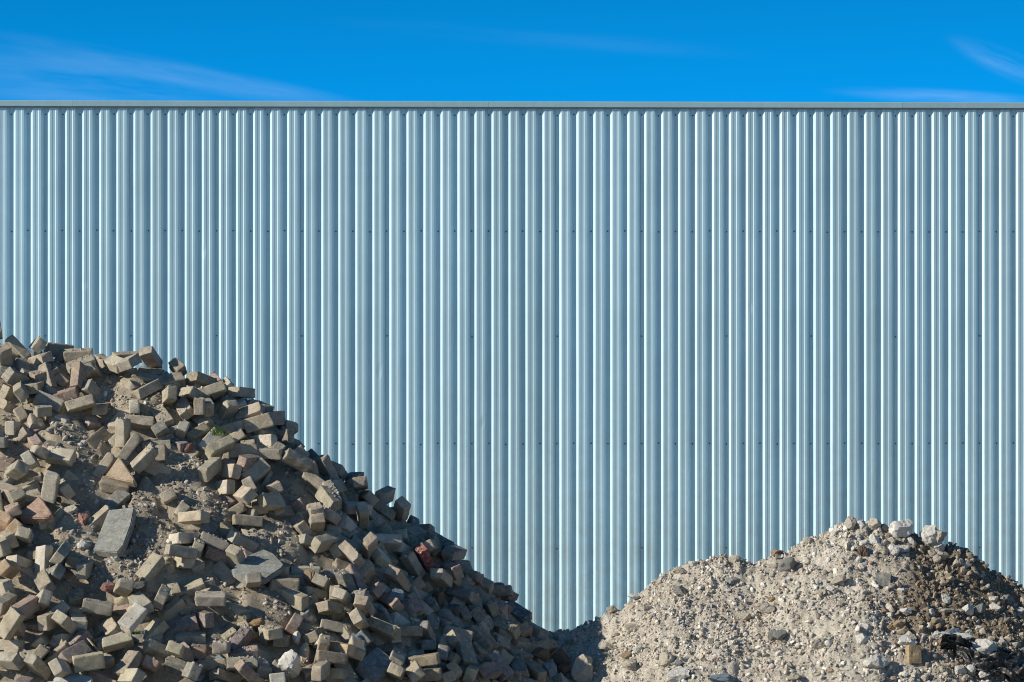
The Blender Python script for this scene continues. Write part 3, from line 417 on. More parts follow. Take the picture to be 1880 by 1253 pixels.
0.591,0,"d"],[-1.109,24.617,0.851,0.775,0.238,-0.131,0.57,0,"g"],[-1.279,28.417,2.591,-0.449,0.27,0.272,0.807,0,"g"],[-0.044,26.044,1.319,0.044,0.38,-0.337,
0.86,0,"b"],[-1.201,26.681,2.505,0.729,0.07,0.473,-0.489,0,"b"],[0.678,28.459,1.099,-0.493,0.237,-0.127,0.827,0,"g"],[-3.739,26.69,3.181,0.28,0.115,-0.245,
0.921,0,"g"],[-1.027,28.122,2.568,0.889,-0.309,0.329,-0.079,0,"p"],[0.698,28.22,1.18,-0.655,0.414,-0.159,0.612,0,"b"],[-1.202,25.343,1.472,0.862,0.156,
0.456,-0.158,0,"g"],[0.801,26.384,0.853,0.798,0.001,0.364,-0.481,0,"g"],[-3.666,26.935,3.376,0.846,0.383,0.372,-0.016,0,"g"],[-1.994,25.49,1.85,0.809,0.459,
-0.017,0.366,1,"g"],[-0.235,27.838,2.13,-0.772,0.455,0.066,0.439,0,"g"],[-0.234,25.281,0.976,0.577,0.593,-0.016,-0.561,0,"b"],[-2.908,24.881,1.49,0.922,
0.348,0.047,-0.162,0,"g"],[-1.138,26.288,2.193,-0.22,0.072,0.517,0.824,1,"b"],[-0.947,26.857,2.43,0.691,-0.063,0.465,-0.55,1,"g"],[-0.346,25.523,1.208,
0.889,0.353,0.155,0.245,0,"p"],[-0.426,26.8,1.979,0.582,0.699,0.38,0.17,0,"g"],[-4.111,25.311,1.993,0.746,0.28,0.127,-0.591,0,"g"],[-1.931,28.233,3.015,
-0.931,0.232,0.0,0.282,0,"t"],[0.317,26.601,1.33,0.828,0.268,0.095,0.482,0,"r"],[-1.794,28.212,2.984,-0.231,-0.032,0.488,0.841,0,"b"],[-2.758,27.852,3.565,
-0.483,0.132,0.273,0.821,0,"t"],[-3.957,27.88,3.728,-0.402,-0.166,-0.81,-0.393,0,"b"],[-0.688,26.104,1.805,0.779,0.293,0.048,0.551,0,"t"],[-2.811,27.635,
3.742,-0.35,0.15,0.053,-0.923,0,"g"],[-3.104,27.806,3.624,0.301,-0.023,0.437,0.848,1,"t"],[-0.183,27.12,1.985,0.691,0.4,0.148,0.583,1,"g"],[-4.167,27.379,
3.771,0.902,0.302,-0.234,0.201,0,"g"],[0.789,28.593,0.947,0.87,-0.265,0.335,-0.248,0,"d"],[-0.942,28.39,2.373,-0.35,0.157,0.696,0.606,1,"g"],[-3.737,25.868,
2.474,0.302,0.056,-0.318,0.897,0,"g"],[-3.926,24.453,1.25,0.137,0.659,0.433,0.599,0,"b"],[-1.309,27.466,3.001,0.467,0.575,0.145,0.656,0,"g"],[-4.01,27.268,
3.703,0.547,0.282,0.365,-0.698,1,"g"],[-1.415,26.932,2.802,0.924,0.31,0.217,0.049,0,"t"],[-1.612,24.789,1.158,0.162,0.459,0.185,0.854,0,"g"],[-3.857,27.139,
3.587,0.894,0.167,0.179,-0.376,0,"g"],[0.26,26.314,1.205,0.804,0.152,0.147,0.557,0,"g"],[-2.619,27.704,3.678,-0.001,0.028,0.178,0.984,0,"g"],[0.651,27.197,
1.335,0.842,0.102,0.276,-0.452,1,"g"],[-3.14,24.711,1.376,0.914,0.287,0.099,-0.267,0,"t"],[0.758,27.126,1.216,0.617,-0.169,0.386,-0.665,0,"g"],[-3.078,
25.666,2.194,0.945,0.243,0.17,-0.136,0,"r"],[0.128,26.477,1.389,0.367,0.027,0.404,-0.838,0,"g"],[-0.451,25.94,1.547,0.89,0.411,0.023,0.197,0,"g"],[-3.796,
24.346,1.153,0.917,0.297,-0.028,0.265,0,"r"],[-1.079,26.086,2.013,0.76,0.477,0.223,0.382,0,"g"],[-1.879,24.639,1.104,0.665,0.227,0.281,-0.654,1,"r"],[-3.496,
24.9,1.603,0.761,0.348,-0.225,0.498,0,"g"],[-2.979,25.421,1.965,0.107,0.11,-0.37,0.916,0,"t"],[-3.46,25.463,2.078,0.485,0.342,-0.176,0.785,0,"t"],[-2.381,
28.327,3.082,0.811,-0.411,0.142,0.392,1,"p"],[-0.724,27.165,2.371,-0.071,0.369,-0.386,0.842,1,"g"],[-1.847,28.36,2.883,0.889,-0.435,0.096,0.102,0,"g"],
[-3.102,24.544,1.227,0.759,0.64,0.04,0.115,0,"p"],[-2.214,28.484,2.905,0.564,-0.259,0.237,0.747,1,"g"],[-2.406,25.572,2.007,0.963,0.268,-0.024,0.012,1,
"t"],[-0.492,27.359,2.352,0.839,0.164,0.092,0.51,0,"g"],[-0.805,28.338,2.29,0.792,-0.049,0.338,0.506,0,"r"],[-3.983,27.629,3.936,0.853,-0.265,-0.125,0.432,
0,"t"],[-2.167,24.398,0.957,0.814,0.35,-0.132,0.445,0,"g"],[-1.448,28.554,2.581,0.273,0.077,0.22,0.933,1,"d"],[0.374,26.361,1.15,0.906,0.292,0.219,0.214,
0,"g"],[-3.034,24.422,1.113,0.63,0.77,0.101,-0.031,0,"g"],[-2.972,25.993,2.448,0.815,0.373,-0.15,0.417,1,"d"],[-2.709,24.426,1.061,0.322,0.391,-0.186,0.842,
0,"t"],[0.491,26.832,1.322,0.899,0.228,-0.032,0.372,1,"d"],[-1.77,26.714,2.783,0.909,0.062,0.091,0.403,0,"g"],[-3.698,25.572,2.212,0.947,-0.075,0.23,-0.212,
0,"t"],[-3.844,27.599,3.965,0.368,0.577,0.586,0.434,0,"r"],[-0.039,25.577,1.046,0.494,0.001,0.259,-0.83,0,"g"],[-2.356,24.634,1.191,0.061,0.342,0.476,0.808,
0,"b"],[-0.388,26.647,1.884,0.455,0.189,-0.163,0.855,0,"b"],[0.36,27.078,1.537,0.477,0.46,0.14,0.736,0,"p"],[-2.908,27.773,3.609,-0.919,0.223,-0.148,-0.289,
0,"g"],[-2.311,24.773,1.304,0.728,0.305,-0.1,0.606,1,"g"],[-3.623,25.771,2.374,0.903,0.293,-0.177,0.259,0,"g"],[0.171,28.377,1.531,-0.221,0.198,0.814,0.5,
0,"t"],[-1.118,25.217,1.34,0.282,0.354,-0.157,0.878,0,"b"],[-2.582,24.255,0.886,0.954,0.29,0.013,0.077,0,"g"],[-1.542,24.953,1.275,0.719,0.347,-0.102,0.593,
1,"b"],[0.58,27.697,1.48,-0.288,0.252,-0.049,0.923,0,"g"],[0.458,26.228,1.012,0.476,0.567,-0.185,-0.646,0,"t"],[-0.309,28.32,1.902,-0.72,0.012,0.358,0.595,
0,"d"],[-1.53,28.467,2.684,-0.593,-0.172,0.676,0.403,0,"g"],[-1.201,24.656,0.916,-0.121,0.031,-0.371,0.92,0,"g"],[-4.028,28.503,3.176,-0.811,-0.212,-0.439,
-0.324,0,"t"],[-4.129,26.739,3.226,0.772,0.209,-0.203,0.564,1,"p"],[-2.859,25.085,1.654,0.783,0.307,-0.33,0.429,0,"b"],[-0.394,25.263,1.055,0.247,0.625,
0.341,0.657,0,"g"],[0.809,27.897,1.207,-0.139,0.334,0.756,0.545,0,"r"],[-3.787,27.358,3.766,0.638,0.375,-0.064,0.669,1,"g"],[-0.155,25.626,1.155,-0.365,
0.107,-0.204,0.902,0,"d"],[-0.749,27.998,2.382,0.871,0.423,0.211,-0.134,0,"g"],[-0.059,28.265,1.761,0.802,-0.318,0.283,-0.42,0,"t"],[-0.767,26.498,2.101,
0.093,0.252,-0.386,0.882,0,"g"],[-2.822,24.542,1.184,0.43,0.794,0.159,0.399,1,"b"],[-0.585,25.55,1.364,0.387,0.341,-0.081,0.853,0,"g"],[-0.382,27.148,2.142,
0.688,0.421,-0.062,0.588,0,"p"],[-0.724,27.888,2.45,-0.274,0.124,0.171,0.938,0,"p"],[-2.271,24.984,1.478,0.862,0.24,-0.125,0.429,0,"g"],[-0.904,28.158,
2.449,-0.148,0.322,0.741,0.571,1,"g"],[-0.718,26.635,2.141,0.938,0.217,0.156,0.223,0,"g"],[-0.581,25.846,1.567,0.397,0.552,-0.395,-0.618,0,"g"],[-2.711,
25.378,1.868,0.435,0.11,-0.292,0.845,1,"g"],[-0.314,25.188,0.958,0.861,0.142,0.327,-0.361,0,"g"],[-3.974,26.69,3.204,0.377,0.11,0.238,-0.888,1,"g"],[0.017,
28.066,1.811,-0.308,0.505,-0.276,0.758,0,"t"],[-0.514,26.034,1.648,0.14,0.764,0.532,0.336,1,"g"],[-4.142,24.709,1.467,0.58,0.3,-0.283,0.702,0,"t"],[-3.344,
25.037,1.691,0.478,0.191,0.312,-0.799,0,"b"],[-1.208,27.044,2.727,-0.31,0.155,0.621,0.703,0,"g"],[-3.981,26.333,2.892,0.049,0.07,-0.585,0.806,1,"p"],[0.04,
28.412,1.605,0.476,0.167,0.428,0.75,0,"g"],[-2.644,27.941,3.465,0.318,-0.2,0.32,0.87,0,"t"],[-0.945,28.278,2.431,0.796,-0.473,0.121,-0.357,0,"g"],[0.072,
26.298,1.353,-0.358,0.247,-0.076,0.897,0,"d"],[-3.776,25.052,1.768,0.19,0.261,-0.25,0.913,0,"p"],[-3.485,24.608,1.35,0.507,-0.061,0.315,-0.8,1,"t"],[-0.472,
27.792,2.339,-0.707,-0.384,0.366,0.467,0,"g"],[-0.121,27.338,2.053,0.196,0.654,0.533,0.5,0,"r"],[-1.049,28.446,2.42,-0.325,0.203,0.202,0.901,1,"g"],[-3.763,
24.653,1.419,0.719,0.287,-0.131,0.619,1,"b"],[-3.965,25.108,1.823,0.835,0.35,-0.186,0.382,0,"g"],[-3.864,25.974,2.577,0.225,0.627,-0.342,-0.663,0,"t"],
[-1.723,28.436,2.778,0.085,-0.054,0.413,0.905,0,"b"],[-0.349,27.374,2.255,0.769,0.357,0.067,0.525,0,"g"],[-2.761,24.714,1.317,0.285,0.754,-0.261,-0.531,
0,"b"],[-1.706,27.266,3.204,0.524,0.663,-0.058,-0.531,1,"t"],[-4.038,26.051,2.644,0.166,0.342,-0.336,-0.862,1,"g"],[-3.801,26.301,2.857,0.662,0.1,0.268,
-0.693,0,"g"],[-0.317,25.789,1.364,0.437,0.454,-0.108,0.769,1,"t"],[-1.613,24.434,0.862,0.129,0.25,-0.251,0.926,0,"d"],[-3.163,28.487,3.073,0.112,0.056,
0.497,0.859,0,"b"],[-2.258,27.625,3.63,-0.392,-0.184,0.722,0.539,0,"g"],[-2.151,28.047,3.245,-0.656,0.229,0.076,0.715,1,"p"],[-0.368,28.124,2.06,-0.288,
0.403,0.229,0.838,0,"g"],[-2.109,25.392,1.794,0.137,0.228,-0.464,-0.845,0,"g"],[-0.834,24.743,0.856,0.386,0.112,-0.32,0.858,0,"g"],[0.366,28.095,1.511,
0.079,0.229,0.222,0.945,0,"g"],[-1.186,24.8,1.026,0.149,0.635,0.427,0.626,0,"d"],[0.77,27.289,1.267,0.132,0.707,0.623,0.307,0,"g"],[-1.125,27.689,2.818,
0.803,0.516,-0.002,-0.297,0,"b"],[-4.101,25.896,2.504,0.792,0.317,-0.241,0.463,1,"g"],[-0.591,28.324,2.119,0.914,0.226,0.179,-0.286,0,"b"],[-1.431,27.851,
3.026,-0.013,0.452,-0.1,0.886,0,"d"],[-3.989,24.587,1.367,0.464,0.029,0.291,-0.836,0,"t"],[-2.521,24.833,1.382,0.673,0.191,0.267,-0.663,0,"t"],[-0.446,
25.353,1.148,0.847,0.282,0.315,-0.324,1,"g"],[0.258,26.13,1.126,-0.234,0.21,0.509,0.801,0,"d"],[-0.55,26.89,2.12,0.747,-0.21,0.465,-0.426,1,"g"],[-3.939,
27.03,3.5,0.79,0.407,0.161,-0.43,0,"t"],[-2.747,24.207,0.882,0.765,0.36,-0.147,0.513,1,"g"],[-2.931,28.366,3.098,-0.255,-0.091,0.892,0.362,0,"b"],[-3.233,
24.588,1.285,0.142,0.428,0.363,0.815,1,"g"],[-2.466,24.548,1.129,0.827,0.096,0.092,-0.546,0,"g"],[-2.089,26.935,3.077,0.018,0.147,-0.319,0.936,0,"g"],[-0.917,
24.969,1.069,0.59,0.111,-0.161,0.784,0,"g"],[-3.578,26.361,2.868,0.507,0.381,-0.271,0.724,0,"g"],[-1.319,28.213,2.746,0.502,-0.065,0.13,0.852,1,"g"],[-1.027,
27.019,2.572,0.313,0.744,0.478,0.345,0,"g"],[-0.297,25.68,1.281,-0.027,0.375,0.46,0.804,0,"g"],[0.091,26.763,1.585,-0.104,0.201,-0.279,0.933,0,"g"],[-3.124,
24.318,1.033,0.632,0.283,0.189,-0.697,0,"r"],[-1.362,25.476,1.636,0.802,0.515,0.052,0.298,1,"d"],[-3.739,26.451,2.977,0.922,0.123,0.128,-0.343,0,"g"],[-1.506,
24.568,0.944,0.142,0.246,-0.473,-0.834,0,"d"],[-2.075,25.121,1.556,0.851,0.127,-0.214,0.463,0,"b"],[-1.624,28.24,2.9,0.842,-0.123,0.258,0.457,0,"g"],[-0.083,
26.528,1.581,-0.209,0.217,0.049,0.952,0,"b"],[-3.602,25.092,1.785,0.309,0.408,-0.276,-0.813,0,"g"],[-3.766,28.589,3.089,0.183,-0.186,0.217,0.941,1,"g"],
[-1.078,27.972,2.67,0.913,-0.062,0.399,0.058,0,"t"],[-3.452,27.274,3.626,0.823,0.156,0.278,-0.47,0,"d"],[-2.55,26.804,3.087,0.977,0.185,0.018,0.104,0,"d"],
[-0.977,26.35,2.147,0.93,0.162,0.158,0.291,0,"g"],[0.243,28.246,1.546,0.095,0.293,0.168,0.936,0,"t"],[-2.112,27.886,3.365,0.769,-0.097,0.418,0.473,0,"g"],
[-0.786,25.695,1.576,0.744,0.245,0.052,0.619,1,"t"],[-0.494,26.423,1.86,0.646,-0.117,0.464,-0.595,0,"g"],[-0.188,27.595,2.198,-0.581,0.381,0.051,0.717,
0,"g"],[-0.947,25.208,1.272,0.699,0.407,0.313,-0.498,0,"g"],[-2.876,24.244,0.938,0.85,0.169,0.017,-0.499,0,"g"],[-0.476,25.84,1.499,0.409,0.792,0.331,0.31,
0,"g"],[-1.197,27.534,2.917,-0.137,0.47,-0.029,0.872,1,"b"],[-3.98,25.346,2.03,0.98,0.185,0.065,-0.045,1,"g"],[-4.004,24.264,1.084,0.262,0.882,-0.202,-0.336,
0,"t"],[-1.058,27.873,2.691,0.581,0.265,0.127,0.759,1,"g"],[-1.107,27.35,2.774,0.721,0.526,0.17,0.418,0,"g"],[-0.716,25.155,1.135,0.632,0.217,0.228,-0.708,
1,"g"],[-0.176,26.031,1.41,-0.447,0.277,-0.056,0.849,0,"g"],[-0.869,27.096,2.47,0.075,0.521,-0.186,0.83,0,"g"],[0.069,25.809,1.107,0.839,0.411,0.199,0.297,
0,"t"],[-3.808,26.865,3.344,0.304,0.665,0.293,0.616,0,"g"],[-3.526,26.071,2.61,0.621,0.104,-0.086,0.772,1,"p"],[-1.44,28.414,2.683,-0.245,0.088,0.847,0.464,
1,"g"],[-3.518,24.23,1.028,0.223,0.158,-0.28,0.92,0,"t"],[-3.996,26.848,3.34,0.862,0.351,-0.305,0.202,0,"t"],[-0.364,26.302,1.697,0.83,0.339,0.166,0.41,
0,"g"],[-0.123,26.186,1.453,0.494,0.209,-0.211,-0.817,0,"b"],[-3.931,26.563,3.093,0.896,0.353,0.138,-0.232,0,"g"],[-0.25,25.562,1.175,0.755,0.035,0.364,
-0.545,1,"g"],[-1.996,24.865,1.322,0.155,0.04,-0.239,0.958,0,"p"],[-3.828,25.531,2.189,0.672,0.238,0.156,-0.684,1,"g"],[-2.519,25.12,1.631,0.167,0.5,0.412,
0.744,0,"p"],[-0.755,26.231,1.93,0.578,0.42,-0.098,0.693,1,"g"],[-3.789,27.994,3.601,0.584,0.012,0.44,0.683,0,"g"],[-1.945,28.036,3.179,-0.347,0.214,0.297,
0.863,0,"g"],[-1.102,25.984,1.946,0.52,0.682,-0.021,-0.513,0,"g"],[-3.459,25.662,2.247,-0.04,0.208,-0.4,0.892,1,"t"],[0.138,27.904,1.782,0.645,0.07,0.39,
0.654,0,"g"],[-2.638,26.95,3.23,0.934,0.234,0.229,-0.143,0,"b"],[-2.271,27.97,3.349,-0.834,0.484,0.09,0.251,0,"g"],[-4.115,27.801,3.764,0.319,-0.279,-0.208,
-0.882,1,"g"],[-0.873,25.272,1.294,0.27,0.618,-0.293,-0.678,0,"g"],[-3.456,28.31,3.26,0.914,-0.402,0.04,0.021,0,"g"],[0.843,27.667,1.238,0.554,0.765,0.162,
-0.285,0,"g"],[-3.302,28.531,3.063,0.682,-0.258,0.066,0.681,0,"g"],[0.876,27.457,1.221,0.114,0.536,-0.1,0.831,0,"g"],[0.486,27.877,1.5,-0.611,0.377,-0.103,
0.689,0,"g"],[-3.96,24.972,1.704,0.421,0.144,0.197,-0.874,0,"p"],[-4.245,25.541,2.178,0.823,0.324,-0.146,0.444,1,"p"],[0.441,26.652,1.266,-0.014,0.231,
-0.337,0.913,0,"b"],[0.677,26.343,0.923,0.583,0.481,-0.079,-0.65,0,"p"],[-1.22,25.618,1.702,0.823,0.38,0.387,-0.17,0,"t"],[-1.26,25.203,1.379,0.579,0.793,
0.19,0.025,1,"t"],[-1.767,28.035,3.119,0.878,-0.265,0.303,0.26,0,"p"],[-1.028,27.24,2.661,0.785,0.109,0.493,-0.359,1,"b"],[-1.878,26.599,2.73,0.513,0.821,
0.212,0.133,1,"g"],[-1.586,27.891,3.127,0.929,-0.175,0.217,-0.242,0,"p"],[-2.729,26.663,2.991,0.29,0.001,-0.342,0.894,1,"t"],[-1.854,26.845,2.918,0.429,
0.726,-0.12,-0.524,1,"d"],[-0.948,24.789,0.933,0.339,0.214,-0.275,0.874,0,"r"],[-1.777,24.858,1.262,0.145,-0.009,0.274,-0.951,0,"g"],[-0.831,27.372,2.586,
0.943,0.1,0.121,-0.293,1,"r"],[0.512,27.314,1.503,0.267,0.322,0.115,0.901,1,"g"],[-0.611,27.298,2.395,-0.339,0.302,-0.242,0.857,0,"g"],[-0.544,27.567,2.512,
0.816,0.026,0.441,-0.374,0,"g"],[-0.91,26.575,2.247,-0.069,0.381,0.52,0.762,1,"p"],[0.684,27.733,1.374,-0.476,0.325,-0.21,0.79,1,"g"],[-2.083,28.219,3.081,
-0.535,0.397,0.118,0.736,0,"g"],[0.62,27.527,1.478,0.385,0.339,0.23,0.827,0,"r"],[-0.985,28.007,2.576,-0.043,0.307,0.283,0.908,0,"g"],[-0.586,28.47,2.053,
-0.19,0.456,0.26,0.83,0,"g"],[-4.08,25.038,1.757,0.428,0.851,-0.129,-0.275,0,"g"],[-4.299,24.726,1.466,0.588,0.348,-0.016,-0.729,0,"g"],[-1.576,25.383,
1.639,0.9,0.414,0.136,0.029,0,"g"],[0.243,25.596,0.861,0.403,0.41,0.089,0.813,1,"g"],[0.355,26.067,1.018,0.787,-0.218,0.317,-0.483,0,"g"],[-4.284,25.342,
2.0,0.391,0.918,-0.067,0.015,0,"d"],[-3.759,25.247,1.937,0.285,0.285,0.004,-0.915,0,"g"],[0.884,26.934,1.031,0.1,0.592,0.568,0.564,1,"g"],[-1.737,25.122,
1.471,0.633,0.346,-0.248,0.647,1,"t"],[0.33,26.744,1.399,-0.04,0.156,-0.214,0.964,1,"r"],[-1.742,27.649,3.384,0.805,0.003,0.159,0.572,1,"g"],[-3.603,28.37,
3.243,-0.916,0.153,0.058,0.367,0,"r"],[0.626,26.826,1.209,-0.239,0.214,0.543,0.776,0,"b"],[-4.139,28.074,3.514,0.417,0.197,-0.763,-0.453,1,"b"],[-0.455,
27.513,2.421,0.272,0.358,0.034,0.892,0,"d"],[-0.785,28.193,2.335,-0.107,0.388,0.2,0.893,0,"b"],[-0.468,25.618,1.345,-0.146,0.277,0.553,0.772,1,"g"],[-1.273,
26.834,2.651,0.861,0.428,0.247,0.121,1,"t"],[0.785,26.932,1.117,0.671,0.64,0.291,-0.236,0,"b"],[0.136,28.542,1.461,0.766,0.014,0.424,0.483,0,"b"],[-1.304,
24.705,0.993,0.152,0.726,0.455,0.493,0,"d"],[-3.62,27.416,3.783,0.718,0.171,0.006,0.675,0,"d"],[-0.06,27.491,2.061,-0.097,0.277,0.273,0.916,1,"b"],[-0.328,
25.903,1.442,0.8,0.29,0.466,-0.244,0,"g"],[-0.678,25.403,1.305,0.027,0.295,-0.107,0.949,0,"g"],[-4.289,26.798,3.242,0.305,0.803,0.19,0.475,1,"g"],[-0.915,
26.963,2.456,0.915,0.209,0.186,0.29,0,"g"],[-0.752,25.902,1.706,0.257,0.229,-0.003,0.939,1,"g"],[-2.475,27.505,3.683,0.93,0.276,-0.021,0.243,1,"t"],[-1.511,
27.977,3.021,0.284,0.468,0.798,0.254,0,"b"],[-3.302,28.182,3.363,-0.254,0.219,0.135,0.932,0,"b"],[-4.293,25.846,2.431,0.652,0.317,-0.182,0.664,1,"b"],[-2.961,
26.372,2.759,0.819,0.197,0.493,-0.216,1,"g"],[-0.787,25.595,1.502,0.883,0.214,-0.106,0.404,0,"b"],[0.349,26.879,1.456,0.553,0.303,-0.105,0.769,1,"t"],[-1.891,
25.124,1.516,0.541,0.143,0.286,-0.778,1,"p"],[-1.835,27.209,3.209,0.237,0.178,-0.342,-0.891,1,"b"],[-1.463,26.082,2.164,0.375,0.178,0.414,-0.81,0,"t"],
[-2.656,28.515,2.974,-0.311,-0.085,0.802,0.503,1,"g"],[-2.019,24.53,1.04,0.12,0.339,0.339,0.869,0,"b"],[-0.285,25.374,1.07,0.805,0.328,0.278,0.408,1,"b"],
[0.341,28.393,1.394,0.503,0.68,0.532,-0.034,0,"d"],[-1.165,28.597,2.401,0.684,-0.01,0.301,0.664,0,"b"],[-1.431,26.833,2.742,0.822,0.379,0.183,0.384,0,"g"],
[0.898,28.583,0.864,0.759,-0.252,0.437,-0.411,0,"g"],[-0.001,26.656,1.586,0.439,-0.163,0.484,-0.739,1,"t"],[-2.965,24.643,1.295,0.582,-0.008,0.383,-0.718,
1,"d"],[-2.262,28.214,3.143,-0.792,0.532,-0.162,0.251,1,"g"],[-2.033,27.716,3.485,0.903,0.395,-0.037,-0.162,1,"g"],[-0.887,28.016,2.487,0.884,-0.205,0.213,
-0.362,1,"g"],[-1.411,24.977,1.251,0.187,0.13,-0.307,0.924,0,"p"],[-1.022,26.632,2.359,-0.181,0.294,0.635,0.691,0,"b"],[0.267,25.84,0.976,0.709,0.312,0.152,
0.614,0,"g"],[-0.624,25.944,1.66,0.869,0.304,0.356,-0.158,1,"d"],[0.888,26.826,0.989,0.499,0.485,-0.25,-0.674,1,"g"],[-0.632,24.873,0.879,0.451,0.254,0.015,
0.855,0,"d"],[0.503,27.063,1.408,0.836,0.315,0.072,0.443,0,"g"],[-0.58,26.135,1.755,0.95,0.254,0.083,0.159,1,"g"],[-0.331,27.638,2.299,-0.259,0.395,-0.122,
0.873,0,"p"],[-1.88,25.633,1.938,0.442,0.604,-0.094,-0.657,0,"g"],[-0.813,27.807,2.564,-0.795,-0.254,0.365,0.413,0,"g"],[-2.507,28.111,3.291,-0.338,0.377,
0.367,0.78,0,"t"],[-1.049,25.875,1.839,0.404,0.89,0.084,-0.195,1,"g"],[-0.156,25.924,1.335,-0.417,0.211,-0.32,0.824,0,"g"],[-3.351,27.734,3.769,-0.616,
0.233,-0.083,0.748,1,"p"],[-0.746,26.908,2.292,-0.196,0.109,-0.245,0.943,1,"g"],[-2.383,27.153,3.346,0.52,0.78,0.128,0.324,0,"d"],[-2.283,27.826,3.481,
-0.645,0.37,0.105,0.661,1,"r"],[0.25,28.581,1.359,-0.374,0.253,-0.003,0.892,0,"t"],[0.286,27.945,1.635,0.877,-0.184,0.358,0.263,0,"g"],[-3.679,24.836,1.571,
0.188,0.049,0.319,-0.928,0,"g"],[-1.156,25.523,1.603,0.946,0.25,0.198,0.059,0,"p"],[0.46,28.43,1.284,-0.432,0.08,0.663,0.606,0,"t"],[-0.816,25.409,1.375,
0.324,0.219,-0.168,0.905,0,"g"],[0.65,27.424,1.422,0.215,0.342,-0.091,0.91,1,"t"],[-0.227,26.433,1.657,0.856,0.191,0.403,-0.262,0,"g"],[-3.254,24.808,1.478,
0.233,0.348,-0.543,-0.728,1,"t"],[-0.482,25.495,1.268,0.903,0.408,0.126,-0.052,1,"b"],[-1.987,28.566,2.768,0.556,-0.143,0.085,0.814,0,"g"],[-3.025,25.072,
1.674,0.744,0.16,-0.266,0.591,0,"g"],[-0.234,28.578,1.715,0.924,-0.003,0.331,0.192,0,"g"],[-0.286,26.884,1.919,0.809,0.425,0.054,0.403,0,"g"],[0.509,26.517,
1.143,-0.27,0.145,0.418,0.855,1,"g"],[-4.133,27.023,3.463,0.139,0.134,0.221,-0.956,0,"t"],[0.311,27.642,1.743,0.728,0.524,0.038,-0.44,0,"g"],[-0.062,27.869,
1.97,0.239,0.375,0.385,0.809,0,"t"],[-1.183,24.917,1.12,0.248,-0.116,0.337,-0.901,0,"g"],[-1.375,27.234,2.953,0.884,0.182,0.372,-0.215,0,"d"],[-0.958,25.712,
1.672,0.786,0.36,0.006,0.503,1,"p"],[-4.185,28.485,3.163,-0.609,-0.193,-0.662,-0.391,0,"d"],[-2.117,24.731,1.231,0.938,0.238,0.252,0.021,1,"g"],[-0.603,
27.916,2.35,0.333,0.148,0.011,0.931,0,"r"],[0.201,25.717,0.959,0.446,0.777,-0.034,-0.443,0,"g"],[-1.068,25.069,1.203,0.535,0.63,-0.128,0.549,0,"g"],[-1.656,
27.768,3.256,0.195,0.217,0.25,0.923,0,"t"],[-1.649,25.819,2.018,0.495,0.046,0.319,-0.807,0,"r"],[-1.281,25.412,1.556,0.405,0.167,-0.364,0.822,1,"g"],[-0.632,
25.732,1.519,-0.051,0.251,0.33,0.908,0,"d"],[-0.108,28.454,1.684,-0.798,-0.141,0.317,0.492,0,"d"],[-3.314,25.594,2.161,0.128,0.122,0.17,-0.969,0,"g"],[-3.58,
28.199,3.384,0.224,0.151,0.834,0.481,0,"d"],[-1.209,27.294,2.84,-0.348,0.482,-0.283,0.753,0,"b"],[-0.491,27.252,2.281,0.427,0.386,-0.203,0.792,0,"g"],[-4.119,
24.345,1.151,0.373,0.043,0.407,-0.832,0,"g"],[-2.713,28.139,3.306,-0.135,0.087,0.432,0.888,0,"g"],[0.558,26.709,1.208,0.502,0.812,0.266,-0.133,1,"g"],[-0.012,
25.904,1.219,0.54,0.426,-0.068,0.722,0,"p"],[-4.025,25.719,2.354,0.696,0.254,-0.327,0.587,1,"g"],[0.307,26.439,1.242,0.066,0.63,0.588,0.503,0,"d"],[-3.877,
28.208,3.433,0.885,-0.379,0.055,0.266,1,"b"],[-0.204,28.179,1.913,-0.586,0.3,0.097,0.746,0,"g"],[-3.053,27.657,3.732,-0.066,0.124,0.274,0.951,0,"b"],[-1.486,
25.204,1.462,0.486,0.661,-0.096,-0.564,0,"g"],[-2.686,25.15,1.669,0.018,0.165,0.449,-0.878,1,"t"],[-3.196,27.921,3.55,0.099,0.169,0.462,0.865,1,"p"],[-1.353,
27.725,3.015,0.215,0.298,0.166,0.915,0,"b"],[0.658,26.21,0.861,0.352,0.882,0.314,-0.003,0,"b"],[-0.964,25.591,1.582,0.703,0.082,0.41,-0.575,0,"g"],[-2.235,
27.495,3.6,0.867,0.227,0.114,0.429,0,"b"],[-0.079,25.472,1.007,0.945,-0.041,0.302,-0.118,0,"g"],[-0.951,27.81,2.636,0.23,-0.039,0.374,0.898,0,"g"],[-3.654,
28.039,3.534,0.347,-0.316,0.11,0.876,0,"g"],[-0.216,26.632,1.735,0.935,0.015,0.312,-0.168,0,"b"],[-0.803,27.274,2.495,0.516,-0.201,0.482,-0.679,0,"g"],
[-3.069,24.857,1.495,0.28,0.387,-0.257,-0.84,0,"g"],[-1.019,25.493,1.527,0.164,0.233,-0.477,0.831,0,"p"],[0.762,26.824,1.096,-0.46,-0.17,0.396,0.776,0,
"g"],[0.629,28.032,1.31,0.77,0.045,0.429,0.469,0,"d"],[-0.698,27.671,2.578,0.798,-0.53,0.279,0.071,0,"b"],[0.462,26.023,0.912,-0.493,0.199,-0.233,0.814,
0,"t"],[0.034,28.526,1.542,-0.225,0.211,0.069,0.949,0,"g"],[-0.845,28.549,2.215,0.814,-0.012,0.359,0.456,0,"p"],[-1.19,28.328,2.588,0.621,0.156,0.242,0.729,
0,"b"],[-2.512,28.414,3.034,0.913,-0.392,-0.041,0.103,1,"b"],[-0.68,26.427,1.999,0.47,0.573,-0.203,-0.64,0,"b"],[-3.326,24.688,1.389,0.34,0.749,0.265,0.503,
